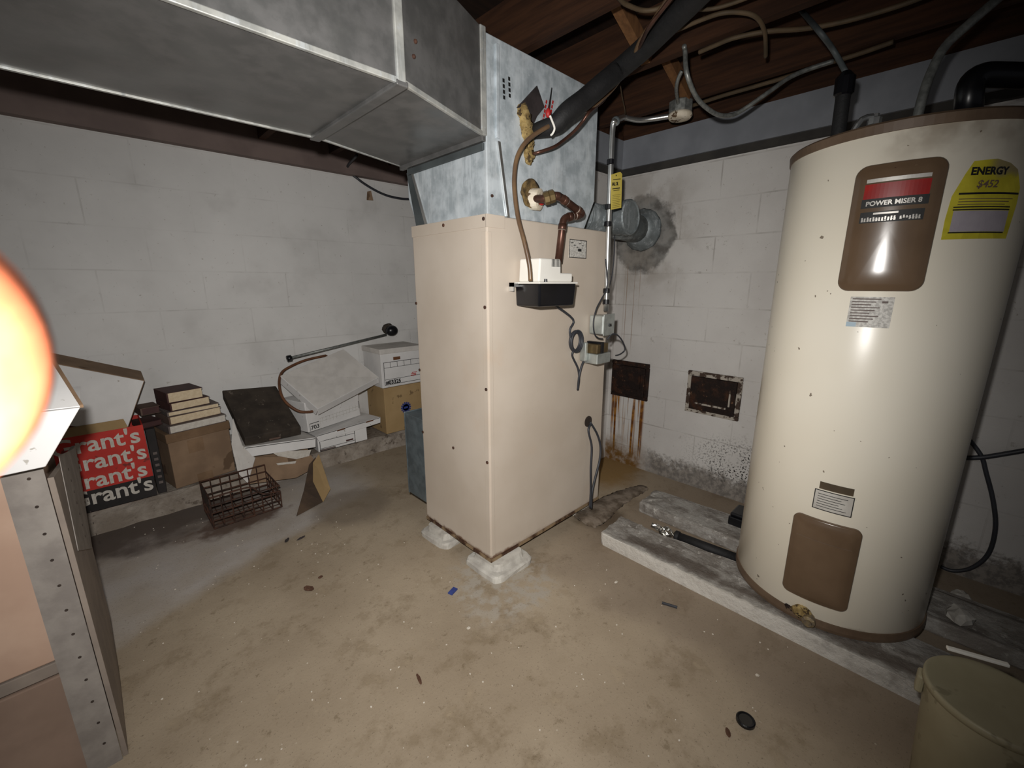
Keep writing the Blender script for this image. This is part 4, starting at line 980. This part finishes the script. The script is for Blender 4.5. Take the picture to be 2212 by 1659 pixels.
# low white file box with lid, below the 703 box
t, O, U, V, N = carton('file_box', (.985, LY+.012, LZ+.002), (1, 0, 0), (0, 1, 0), .365, .29, .125, 'whitecard', 'crushed low white file box under the 703 box', lid=None)
bm = form_lines(O, U, V, .012, .27, .0, .115, (.075, .135, .2), (.075, .02)); obj('printed_form', bm, 'ink', t)
bm = BM(); prints(bm, O, U, V, [(.01, .12, .004, .016)], .001); obj('bold_print', bm, 'greybook', t)
bm = BM(); prints(bm, O, U, V, [(.20, .255, .028, .04)], .001); obj('red_print', bm, 'maroon', t)
bm = BM(); q = [atY(x, y, LY-.0) for x, y in ((682, 942), (822, 901), (822, 913), (690, 955))]
hexa(bm, q, (0, .012, 0)); hexa(bm, [q[0], q[1], q[1]+Vector((-.06, .28, .0)), q[0]+Vector((-.02, .28, .0))], (0, 0, -.008)); tl = obj('lid', bm, 'whitecard', t, bevel=.002)
bm = BM(); U_ = (q[1]-q[0]).normalized(); prints(bm, q[0]-Vector((0, .001, .03)), U_, Vector((0, 0, 1)), [(.15, .21, .018, .028), (.37, .43, .018, .028)], .001); tag(obj('lid_slot', bm, 'hoop', tl), 'small slot')
# the 703 box
a703 = R(17)
U = Vector((math.cos(a703), math.sin(a703), 0)); N = Vector((-math.sin(a703), math.cos(a703), 0))
O7 = atY(667, 938, LY+.02); O7.z = .274
t, O, U, V, N = carton('file_box', O7, U, N, .46, .26, .215, 'whitecard', 'white file box printed 703, tilted lid on top, leaning on the low box', up=(-.03, 0, 1))
bm = BM(); prints(bm, O, U, V, [(.016, .092, .056, .060), (.016, .018, .004, .06), (.45, .453, .06, .12)], .001); t_ = text_bm('703', .040, .0006, sx=1.15); place(t_, O+U*.022+V*.014-N*.001, U, V); merge(bm, t_); obj('box_number', bm, 'ink', t)
bm = BM(); rc = []
for i in range(11): rc += [(.12+.03*i, .122+.03*i, .03+.002*i, .075+.002*i)]
rc += [(.10, .45, .052+.0, .054+.0), (.10, .45, .076, .078), (.10, .102, .0, .07)]
prints(bm, O, U, V, rc, .001); tag(obj('faint_grid', bm, 'paper_print', t), 'faint printed grid')
# tilted lid
Q = [atY(604, 812, 3.15), atY(742, 754, 3.22), atY(818, 815, 2.99), atY(686, 884, 2.88)]
nrm = (Q[1]-Q[0]).cross(Q[3]-Q[0]).normalized()
if nrm.z < 0: nrm = -nrm
t = thing('box_lid', (Q[0]+Q[2])/2, 'dusty white box lid lying askew on the 703 file box', 'lid')
bm = BM(); hexa(bm, Q, -nrm*.012); obj('lid_top', bm, 'greycard', t, bevel=.003)
for a, b, nm in ((Q[3], Q[2], 'front_flap'), (Q[0], Q[3], 'left_flap'), (Q[1], Q[2], 'right_flap')):
    bm = BM(); inn = ((Q[0]+Q[1]+Q[2]+Q[3])/4-(a+b)/2); inn = (inn-nrm*inn.dot(nrm)).normalized()
    out = -nrm*.055-inn*.012
    hexa(bm, [a, b, b+out, a+out], inn*.005); obj('lid_flap', bm, 'whitecard', t, bevel=.001)
P = [atY(x, y, yy) for x, y, yy in ((704, 768, 3.26), (660, 778, 3.25), (625, 793, 3.22), (608, 806, 3.18), (603, 830, 3.10), (610, 858, 3.02), (628, 878, 2.96), (655, 890, 2.93), (690, 880, 2.955), (700, 830, 3.1), (716, 790, 3.24))]
bm = BM(); tube(bm, P+[P[0]], .009, 8, 5); one('wooden_hoop', bm, 'hoop', 'thin brown hoop stuck under the tilted white box lid', 'hoop', smooth=True)
# cane with black knob
a, b = atY(624, 774, 3.12), atY(834, 723, 3.20)
t = thing('cane', (a+b)/2, 'slim grey rod with a black knob resting on top of the boxes', 'cane')
bm = BM(); tube(bm, [a, b], .0095, 12, 1); obj('shaft', bm, 'greycable', t, smooth=True)
bm = BM(); u = (b-a).normalized(); lathe(bm, a-u*.015, u, [(.006, 0), (.021, .004), (.021, .03), (.012, .034)], 14); obj('rubber_tip', bm, 'black', t, smooth=True)
c = atY(846, 714, 3.215)
bm = BM(); ball(bm, c, .048, 20, 1.1, .9, .92); obj('knob', bm, 'black', t, smooth=True)
bm = BM(); ball(bm, c+Vector((-.015, .03, .012)), .05, 16, 1.05, .5, .9); rough_up(bm, .004, 0, 8); tag(obj('worn_pad', bm, 'darkcase', t, smooth=True), 'dull brown pad on the knob')

# dark case on white lid on torn carton
Q = [atY(479, 843, 3.22), atY(596, 833, 3.24), atY(650, 921, 2.93), atY(528, 946, 2.91)]
nrm = (Q[1]-Q[0]).cross(Q[3]-Q[0]).normalized(); nrm = nrm if nrm.z > 0 else -nrm
t = thing('dark_case', (Q[0]+Q[2])/2, 'flat dark brown case leaning back on a white lid between the books and file boxes', 'case')
fb = [atY(650, 921, 2.93), atY(528, 946, 2.91), atY(527, 964, 2.91), atY(650, 950, 2.93)]
bm = BM(); hexa(bm, Q, Vector((0, .012, -.062))); obj('case_body', bm, 'darkcase', t, bevel=.006)
bm = BM(); e = (Q[2]-Q[3]); obox(bm, Q[3]+e*.4+Vector((0, -.005, -.05)), e*.2, (0, 0, .012), (0, .006, 0)); tag(obj('case_label', bm, 'brownbook', t), 'narrow brown label')
L0, L1 = atY(527, 966, 2.885), atY(682, 945, 2.885)
t = thing('box_lid', (L0+L1)/2, 'white box lid under the dark case on the torn carton', 'lid')
bm = BM(); hexa(bm, [L0, L1, atY(682, 966, 2.885), atY(545, 986, 2.885)], (0, .008, 0)); obj('lid_rim', bm, 'whitecard', t, bevel=.002)
tq = [L0+Vector((0, .0, -.004)), L1+Vector((0, 0, -.004)), L1+Vector((-.03, .34, .0)), L0+Vector((-.05, .34, .0))]
bm = BM(); hexa(bm, tq, (0, 0, -.008)); obj('lid_top', bm, 'greycard', t, bevel=.002)
# torn carton with flaps
t = thing('torn_carton', (.75, 3.0, LZ), 'open torn brown carton with hanging flaps and papers, under the white lid', 'box')
bm = BM()
c0, c1 = atY(552, 992, 2.90), atY(672, 985, 2.90)
for (x0, x1, y0, y1) in ((.58, .93, 2.99, 2.998), (.58, .588, 2.99, 3.26), (.922, .93, 2.99, 3.26), (.58, .93, 3.252, 3.26)): box(bm, x0, x1, y0, y1, LZ+.004, .215)
box(bm, .58, .93, 2.99, 3.26, LZ+.002, LZ+.008); obj('carton_walls', bm, 'card', t)
q = [atY(552, 990, 2.975), atY(672, 982, 2.975), atY(690, 1000, 2.93), atY(640, 1020, 2.90), atY(585, 1040, 2.88), atY(535, 1046, 2.87)]
q = [atY(550, 988, 2.90), atY(672, 984, 2.90), atY(688, 1006, 2.86), atY(640, 1032, 2.84), atY(536, 1046, 2.84)]
bm = BM(); hexa(bm, q, (0, .006, .002)); tag(obj('front_flap', bm, 'card', t), 'sagging brown flap')
q = [atY(503, 905, 2.98), atY(523, 962, 2.90), atY(551, 990, 2.885), atY(535, 1044, 2.835), atY(514, 1022, 2.86), atY(500, 960, 2.93)]
bm = BM(); hexa(bm, q, (.004, .006, 0)); tag(obj('left_flap', bm, 'greycard', t), 'grey dusty flap')
bm = BM()
q = [atY(585, 976, 2.892), atY(672, 972, 2.892), atY(668, 985, 2.89), atY(640, 992, 2.89), atY(600, 985, 2.89)]
hexa(bm, q, (0, .006, 0)); q = [atY(597, 1001, 2.868), atY(640, 996, 2.868), atY(638, 1001, 2.866), atY(618, 1003, 2.866), atY(600, 1005, 2.866)]
hexa(bm, q, (0, .003, 0)); tag(obj('papers', bm, 'pages_white', t), 'white papers sticking out')
f1 = [atY(686, 985, 2.86), atY(697, 1030, 2.68), atZ(714, 1062, .012), atZ(697, 1084, .010), atY(672, 1050, 2.62), atY(668, 1010, 2.80)]
f1 = [atY(688, 982, 2.86), atY(703, 1030, 2.66), atZ(713, 1058, .03), atZ(698, 1085, .006), atY(676, 1040, 2.66), atY(676, 1000, 2.80)]
bm = BM(); hexa(bm, f1, (.004, .004, .002)); tag(obj('hanging_flap', bm, 'kraft', t), 'orange-brown torn flap reaching the floor')
f2 = [atY(684, 985, 2.865), atY(677, 1040, 2.66), atZ(700, 1082, .004), atZ(641, 1114, .004), atY(640, 1095, 2.42), atY(655, 1030, 2.66), atY(668, 1000, 2.80)]
f2 = [atY(682, 988, 2.865), atY(678, 1042, 2.655), atZ(698, 1084, .006), atZ(641, 1115, .004), atY(657, 1060, 2.58), atY(668, 1005, 2.79)]
bm = BM(); hexa(bm, f2, (.0, .006, .0)); tag(obj('torn_flap', bm, 'card_damp', t), 'dark torn flap')

# wire crate
t = thing('wire_crate', (.45, 2.68, 0), 'rusty wire milk crate standing on the floor in front of the boxes', 'crate')
cx0, cx1, cy0, cy1, ch = .278, .61, 2.56, 2.83, .185
def rods(bm, segs, r): 
    for a, b in segs: tube(bm, [a, b], r, 6, 1)
    return bm
segs = []
nx, ny, nz = 7, 6, 4
for i in range(nx+1):
    x = cx0+(cx1-cx0)*i/nx; segs += [((x, cy0, .006), (x, cy0, ch*(1 if i < 5 else .62))), ((x, cy1, .006), (x, cy1, ch))]
for j in range(1, ny):
    y = cy0+(cy1-cy0)*j/ny; segs += [((cx0, y, .006), (cx0, y, ch)), ((cx1, y, .006), (cx1, y, ch*.75))]
bm = BM(); rods(bm, segs, .0032); obj('upright_wires', bm, 'ruststeel', t)
segs = []
for k_ in range(nz+1):
    z = .008+(ch-.008)*k_/nz
    if k_ < nz: segs += [((cx0, cy0, z), (cx1, cy0, z)), ((cx1, cy0, z), (cx1, cy1, z))]
    segs += [((cx0, cy1, z), (cx1, cy1, z)), ((cx0, cy0, z), (cx0, cy1, z))]
bm = BM(); rods(bm, segs, .004); obj('side_wires', bm, 'ruststeel', t)
segs = [((cx0+(cx1-cx0)*i/nx, cy0, .006), (cx0+(cx1-cx0)*i/nx, cy1, .006)) for i in range(nx+1)]+[((cx0, cy0+(cy1-cy0)*i/ny, .006), (cx1, cy0+(cy1-cy0)*i/ny, .006)) for i in range(ny+1)]
bm = BM(); rods(bm, segs, .0028); obj('bottom_wires', bm, 'ruststeel', t)
bm = BM(); tube(bm, [(cx0, cy0, ch), (cx0+.14, cy0, ch+.002), (cx0+.2, cy0, ch-.01), (cx0+.24, cy0-.004, ch-.06), (cx0+.30, cy0, ch-.075), (cx1, cy0, ch-.08)], .0045, 8, 4); tube(bm, [(cx0, cy0, ch), (cx0, cy1, ch), (cx1, cy1, ch)], .0045, 8, 1); tag(obj('top_rim', bm, 'ruststeel', t), 'bent rusty rim')
bm = BM(); box(bm, cx0-.003, cx0+.002, cy0+.02, cy1-.02, ch*.6, ch-.004); tag(obj('side_plate', bm, 'darkcase', t), 'dark plate at the crate end')

# brown box with books
ab = R(11)
Ub = Vector((math.cos(ab), math.sin(ab), 0)); Nb = Vector((-math.sin(ab), math.cos(ab), 0))
Ob = Vector((.165, 2.975, LZ+.002))
Ob = atY(374, 945, 2.99); Ob.z = LZ+.002
t, O, U, V, N = carton('cardboard_box', Ob-Ub*.03, Ub, Nb, .315, .25, .33, 'card', 'stained brown cardboard box under the pile of books', lid='card_dark', lidh=.05)
bm = BM(); prints(bm, O, U, V, [(.09, .17, .19, .27)], .001); tag(obj('tape_patch', bm, 'card_dark', t), 'darker tape patch')
bm = BM(); prints(bm, O, U, V, [(.11, .19, .0, .05)], .001); tag(obj('tape_patch', bm, 'card_dark', t), 'darker tape patch')
zb = LZ+.002+.336
def book(w, dpt, th, u0, v0, rot, cm, pm, label, gap=.006):
    global zb
    a = ab+R(rot); U = Vector((math.cos(a), math.sin(a), 0)); N = Vector((-math.sin(a), math.cos(a), 0))
    O = Ob+Ub*u0+Nb*v0; O.z = zb
    t = thing('book', O, label, 'book', 'books piled on the brown box')
    Z = Vector((0, 0, 1)); ct = .003
    bm = BM(); obox(bm, O, U*w, N*dpt, Z*ct); obox(bm, O+Z*(th-ct), U*w, N*dpt, Z*ct); obox(bm, O-U*.004, U*.008, N*dpt, Z*th); obj('cover', bm, cm, t, bevel=.0015)
    bm = BM(); obox(bm, O+U*.003+N*.005+Z*ct, U*(w-.009), N*(dpt-.01), Z*(th-2*ct)); obj('pages', bm, pm, t)
    zb += th+.0008
book(.29, .22, .045, -.015, -.02, 0, 'greybook', 'pages_white', 'wide white-edged book at the bottom of the pile on the brown box')
book(.265, .20, .047, .0, .0, 2, 'brownbook', 'pages', 'thick cream-edged book second from the bottom of the book pile')
book(.255, .20, .026, .0, .01, -3, 'greybook', 'pages', 'thin cream-edged book in the middle of the book pile')
book(.20, .19, .046, .02, .01, 3, 'maroon', 'pages', 'brown-edged book second from the top of the book pile')
book(.175, .20, .060, .015, .02, 0, 'maroon', 'pages', 'dark maroon book on top of the pile on the brown box')
# two dark books at the left of the pile, flat behind
zs = zb; zb = LZ+.002+.336+.047
book(.09, .14, .03, -.105, .05, 6, 'maroon', 'maroon', 'dark red book sticking out low at the left of the book pile')
zb += .04
book(.085, .13, .04, -.10, .06, -2, 'brownbook', 'maroon', 'dark book sticking out high at the left of the book pile')
zb = zs
# dark carton beside the lettered carton
bm = BM()
t = thing('dark_carton', (.12, 3.05, LZ), 'narrow dark carton between the red lettered carton and the brown box', 'box')
bm = BM(); box(bm, .100, .140, 2.985, 3.09, LZ+.002, .50); obj('carton_body', bm, 'carton_black', t, bevel=.003)
bm = BM(); prints(bm, (.100, 2.985, LZ), (1, 0, 0), (0, 0, 1), [(.012, .03, .06+.035*i, .075+.035*i) for i in range(6)], .001); tag(obj('faded_print', bm, 'greybook', t), 'faded print')

# red lettered carton, open, with a white box stuck in it
GX0, GX1, GY, GZ0, GZ1 = -.27, .094, LY+.012, LZ+.025, .535
t = thing('lettered_carton', (-.1, GY, LZ), 'open red carton with white lettering repeated in rows, at the far left', 'box')
bm = BM()
for (x0, x1, y0, y1) in ((GX0, GX1, GY, GY+.006), (GX0, GX0+.006, GY+.006, GY+.26), (GX1-.006, GX1, GY+.006, GY+.26), (GX0, GX1, GY+.254, GY+.26)): box(bm, x0, x1, y0, y1, LZ+.002, GZ1)
box(bm, GX0, GX1, GY, GY+.26, LZ+.002, LZ+.008); obj('carton_walls', bm, 'carton_red', t)
bm = BM(); prints(bm, (GX0, GY, 0), (1, 0, 0), (0, 0, 1), [(0, GX1-GX0, LZ+.004, .236)], .0012); tag(obj('black_band', bm, 'carton_black', t), 'black bottom band')
bm = BM()
for i, z in enumerate((.445, .348, .250, .160)):
    s_ = text_bm("Grant's", .118, .0022, sx=1.0)
    w_ = max(v.co.x for v in s_.verts); k_ = .335/w_
    for v in s_.verts: v.co.x *= k_
    place(s_, (-.262+.012*(i % 2), GY-.002, z), (1, 0, .0), (0, 0, 1)); merge(bm, s_)
obj('lettering', bm, 'pages_white', t)
bm = BM(); hexa(bm, [(GX0, GY+.002, GZ1), (GX1-.06, GY+.002, GZ1), (GX1-.07, GY+.05, GZ1+.035), (GX0, GY+.05, GZ1+.035)], (0, .004, .002)); tag(obj('top_flap', bm, 'kraft', t), 'tan folded top flap')
aw = R(-23.5); Uw = Vector((math.cos(aw), 0, math.sin(aw))); Vw = Vector((-math.sin(aw), 0, math.cos(aw)))
Tr = atY(313, 822, 3.03)
t = thing('flat_box', Tr-Vw*.3, 'flat white-faced cardboard box with brown sides tilted in the red carton', 'box')
O = Tr-Uw*.52-Vw*.30
bm = BM(); obox(bm, O+Vector((0, .003, 0)), Uw*.52, Vw*.30, Vector((0, .16, .03))); obj('box_sides', bm, 'card', t, bevel=.003)
bm = BM(); obox(bm, O+Uw*.004+Vw*.004-Vector((0, .001, 0)), Uw*.512, Vw*.292, Vector((0, .004, 0))); tag(obj('white_face', bm, 'whitecard', t), 'white front')

# ================================================================== FOREGROUND SHELF AT THE LEFT EDGE
t = thing('shelf_post', (-.18, 1.40, 0), 'worn grey upright angle post at the left edge', 'post')
bm = BM(); box(bm, -.205, -.140, 1.400, 1.404, 0, .93); obj('front_flange', bm, 'postpaint', t)
bm = BM()
bm.free()
for i in range(12):
    bm = BM(); lathe(bm, (-.165, 1.3995, .08+.07*i), (0, -1, 0), [(.0035, 0), (.0035, .0006)], 8); obj('bolt_hole', bm, 'darkbrown', t)
# side board of the shelf, a tapering plank behind the post
sp = [(x, y) for x, y in ((264, 1640), (258, 1457), (237, 1330), (199, 1180), (163, 962), (110, 962))]
q = [atX(x, y, -.128) for x, y in sp[:5]]; q[0].z = .001
q = [Vector((-.128, 1.406, .001))] + [Vector((-.128, max(v.y, 1.42), v.z)) for v in q] + [Vector((-.128, 1.406, .84))]
t = thing('side_board', q[0], 'grey-brown tapering side board with holes behind the shelf post', 'board')
bm = BM(); hexa(bm, q, (-.011, 0, 0)); obj('plank', bm, 'board', t, bevel=.001)
q = [atX(x, y, -.1275) for x, y in ((126, 985), (161, 968), (198, 1185), (168, 1190))]
bm = BM(); hexa(bm, q, (.0015, 0, 0)); tag(obj('perforated_strip', bm, 'postpaint', t), 'paler strip with holes')
for i in range(7):
    for j in range(2):
        c_ = atX(172-4*j*6+6*i, 1010+j*4+24*i, -.1255)
        if c_.y < 1.43: continue
        bm = BM(); lathe(bm, c_, (1, 0, 0), [(.004, -.001), (.004, .0006)], 8); obj('plank_hole', bm, 'darkbrown', t)
t, O, U, V, N = carton('shelf_box', (-.75, 1.408, .372), (1, 0, 0), (0, 1, 0), .60, .36, .495, 'tanbox', 'large tan box on the shelf at the left edge, below the white box')
bm = BM(); box(bm, -.78, -.146, 1.408, 1.80, .335, .368); one('shelf_board', bm, 'board', 'grey shelf board between the two tan boxes at the left edge', 'shelf', bevel=.002)
t, O, U, V, N = carton('shelf_box', (-.75, 1.41, .002), (1, 0, 0), (0, 1, 0), .60, .36, .325, 'brownbox', 'brown box on the floor under the shelf at the left edge')
# white carton on top
t = thing('white_carton', (-.3, 1.5, .87), 'white cardboard carton with a raised flap on the tan shelf box at the left edge', 'box')
zt = .872
P0 = {k_: Vector(v) for k_, v in dict(a=(-.75, 1.352, zt), b=(-.131, 1.352, .884), c=(-.056, 1.35, 1.006), d=(-.75, 1.35, 1.03), a2=(-.75, 1.78, zt), b2=(-.131, 1.78, .884), c2=(-.056, 1.62, 1.01), d2=(-.75, 1.62, 1.03)).items()}
bm = BM(); vv = {k_: bm.verts.new(v) for k_, v in P0.items()}
for fc in (('a', 'b', 'c', 'd'), ('a2', 'd2', 'c2', 'b2'), ('a', 'a2', 'b2', 'b'), ('d', 'c', 'c2', 'd2'), ('b', 'b2', 'c2', 'c'), ('a', 'd', 'd2', 'a2')): bm.faces.new([vv[s_] for s_ in fc])
obj('carton_body', bm, 'whitecard', t, bevel=.002)
e0 = atY(173, 881, 1.36); e1 = atY(108, 779, 1.60); e2 = Vector((-.75, 1.60, e1.z+.02)); e3 = Vector((-.75, 1.36, 1.035))
bm = BM(); hexa(bm, [e0, e1, e2, e3], (0, .003, .004)); obj('raised_flap', bm, 'whitecard', t)
bm = BM(); hexa(bm, [e0, e1, e1+Vector((.008, .0, .0)), e0+Vector((.006, 0, 0))], (0, .004, .006)); tag(obj('flap_edge', bm, 'card_dark', t), 'brown cardboard edge')

# ================================================================== LITTER ON THE FLOOR
def chip(name, px, py, sx, sy, sz, m, label, cat, rot=0, seed=0, group=None, shape='ball'):
    c = atZ(px, py, sz*.5); bm = BM()
    if shape == 'box': obox(bm, Vector((-sx/2, -sy/2, -sz/2)), (sx, 0, 0), (0, sy, 0), (0, 0, sz))
    else: ball(bm, (0, 0, 0), .5, 10, sx, sy, sz); rough_up(bm, min(sx, sy)*.08, 0, seed)
    bmesh.ops.rotate(bm, verts=bm.verts[:], cent=(0, 0, 0), matrix=Matrix.Rotation(rot, 3, 'Z'))
    bmesh.ops.translate(bm, verts=bm.verts[:], vec=c)
    mn = min(v.co.z for v in bm.verts); bmesh.ops.translate(bm, verts=bm.verts[:], vec=(0, 0, .0005-mn))
    return one(name, bm, m, label, cat, group)
chip('blue_scrap', 978, 1277, .04, .022, .006, 'bluebit', 'small blue scrap on the floor left of the near furnace pad', 'scrap', .3, 1, shape='box')
t = thing('black_disc', atZ(1610, 1560, 0), 'round black disc lying on the floor near the bottom edge', 'disc')
c = atZ(1610, 1560, 0)
bm = BM(); lathe(bm, (c.x, c.y, .0005), (0, 0, 1), [(.024, 0), (.026, .002), (.026, .010), (.023, .012), (.018, .010), (0, .010)], 28); obj('disc_body', bm, 'black', t)
a, b = atZ(1430, 1302, .006), atZ(1463, 1312, .006)
bm = BM(); tube(bm, [a, b], .0055, 10, 1); one('metal_rod', bm, 'dark_cable', 'short dark metal rod on the floor in front of the near slab', 'rod')
chip('dry_leaf', 905, 1467, .012, .05, .005, 'leaf', 'dark curled leaf on the floor at the bottom centre', 'leaf', -.25, 3)
chip('dry_leaf', 667, 1272, .03, .05, .006, 'leaf', 'dark dry leaf on the floor left of centre, the larger of two', 'leaf', .5, 4)
chip('dry_leaf', 692, 1247, .022, .016, .006, 'leaf', 'small dark dry leaf just above the larger leaf left of centre', 'leaf', 0, 5)
chip('dark_chip', 650, 1163, .05, .016, .006, 'tape', 'dark chip on the floor below the torn flap, the right one', 'chip', .3, 6)
chip('dark_chip', 620, 1167, .04, .018, .008, 'tape', 'dark chip on the floor below the wire crate, the left one', 'chip', .9, 7)
chip('white_chip', 1012, 1357, .016, .014, .006, 'stonebit', 'white chip on the floor below the near furnace pad', 'chip', 0, 8)
chip('white_chip', 1331, 1258, .02, .012, .006, 'stonebit', 'white flake on the floor in front of the near slab, left of the rod', 'chip', 0, 9)
chip('dark_chip', 1572, 1583, .03, .014, .005, 'leaf', 'small dark chip just left of the round black disc', 'chip', .6, 10)
chip('white_chip', 1636, 1459, .012, .012, .006, 'stonebit', 'small pale pebble on the floor above the round black disc', 'chip', 0, 11)
P = [atZ(px, py, 0) for px, py in ((1248, 1128), (1275, 1118), (1300, 1098), (1330, 1080), (1365, 1064), (1390, 1054))]
bm = BM(); tube(bm, [q+Vector((.02, 0, 0)) for q in P], lambda t: .075*(1-t)**.6*min(1, .35+t*8)+.022, 18, 10); rough_up(bm, .007, 0, 9)
for v in bm.verts: v.co.z = max(v.co.z*.2, .0008)
one('dirt_ridge', bm, 'dirt', 'low ridge of grey dirt on the floor at the right foot of the furnace', 'dirt', smooth=True)
for px, py, r_, lab in ((2083, 1268, .04, 'pale lump of concrete on the floor right of the heater, the upper one'), (2068, 1340, .05, 'pale lump of concrete on the floor right of the heater, the lower one')):
    q = atZ(px, py, .066); bm = BM(); ball(bm, (q.x, q.y, .066+r_*.3), r_, 10, 1, .8, .45); rough_up(bm, .006, 0, int(px))
    mn = min(v.co.z for v in bm.verts); bmesh.ops.translate(bm, verts=bm.verts[:], vec=(0, 0, .0665-mn if q.x < 2.29 else .001-mn))
    one('concrete_lump', bm, 'pad', lab, 'lump')
rnd = random.Random(21)
bm = BM()
for i in range(260):
    x, y = rnd.uniform(-.1, 1.62), rnd.uniform(.2, 2.9)
    if FX0-.15 < x and y > 1.1: continue
    s_ = rnd.uniform(.0012, .0036)
    ball(bm, (x, y, s_*.4), s_, 6, rnd.uniform(.7, 1.4), rnd.uniform(.7, 1.4), .6)
tag(obj('floor_grit', bm, 'stonebit'), 'fine pale grit scattered over the concrete floor', 'grit', kind='stuff')

# ================================================================== FINGERTIP IN FRONT OF THE LENS
def cam_pt(r, dwn, f_): return EYE+rt*r+dn*dwn+fw*f_
fg = [(-.0810, .0030, .014), (-.0690, .0010, .025), (-.0570, -.0012, .0295), (-.0485, -.0016, .0305), (-.0409, -.0014, .0315)]
bm = BM()
P = [cam_pt(*q) for q in fg]
def finr(t):
    if t < .72: return .0138
    return .0138*math.sqrt(max(0.004, 1-((t-.72)/.28)**2))
tube(bm, P, finr, 32, 10)
one('finger', bm, 'skin', 'overexposed fingertip close to the lens at the left edge, white with an orange rim', 'finger', smooth=True)
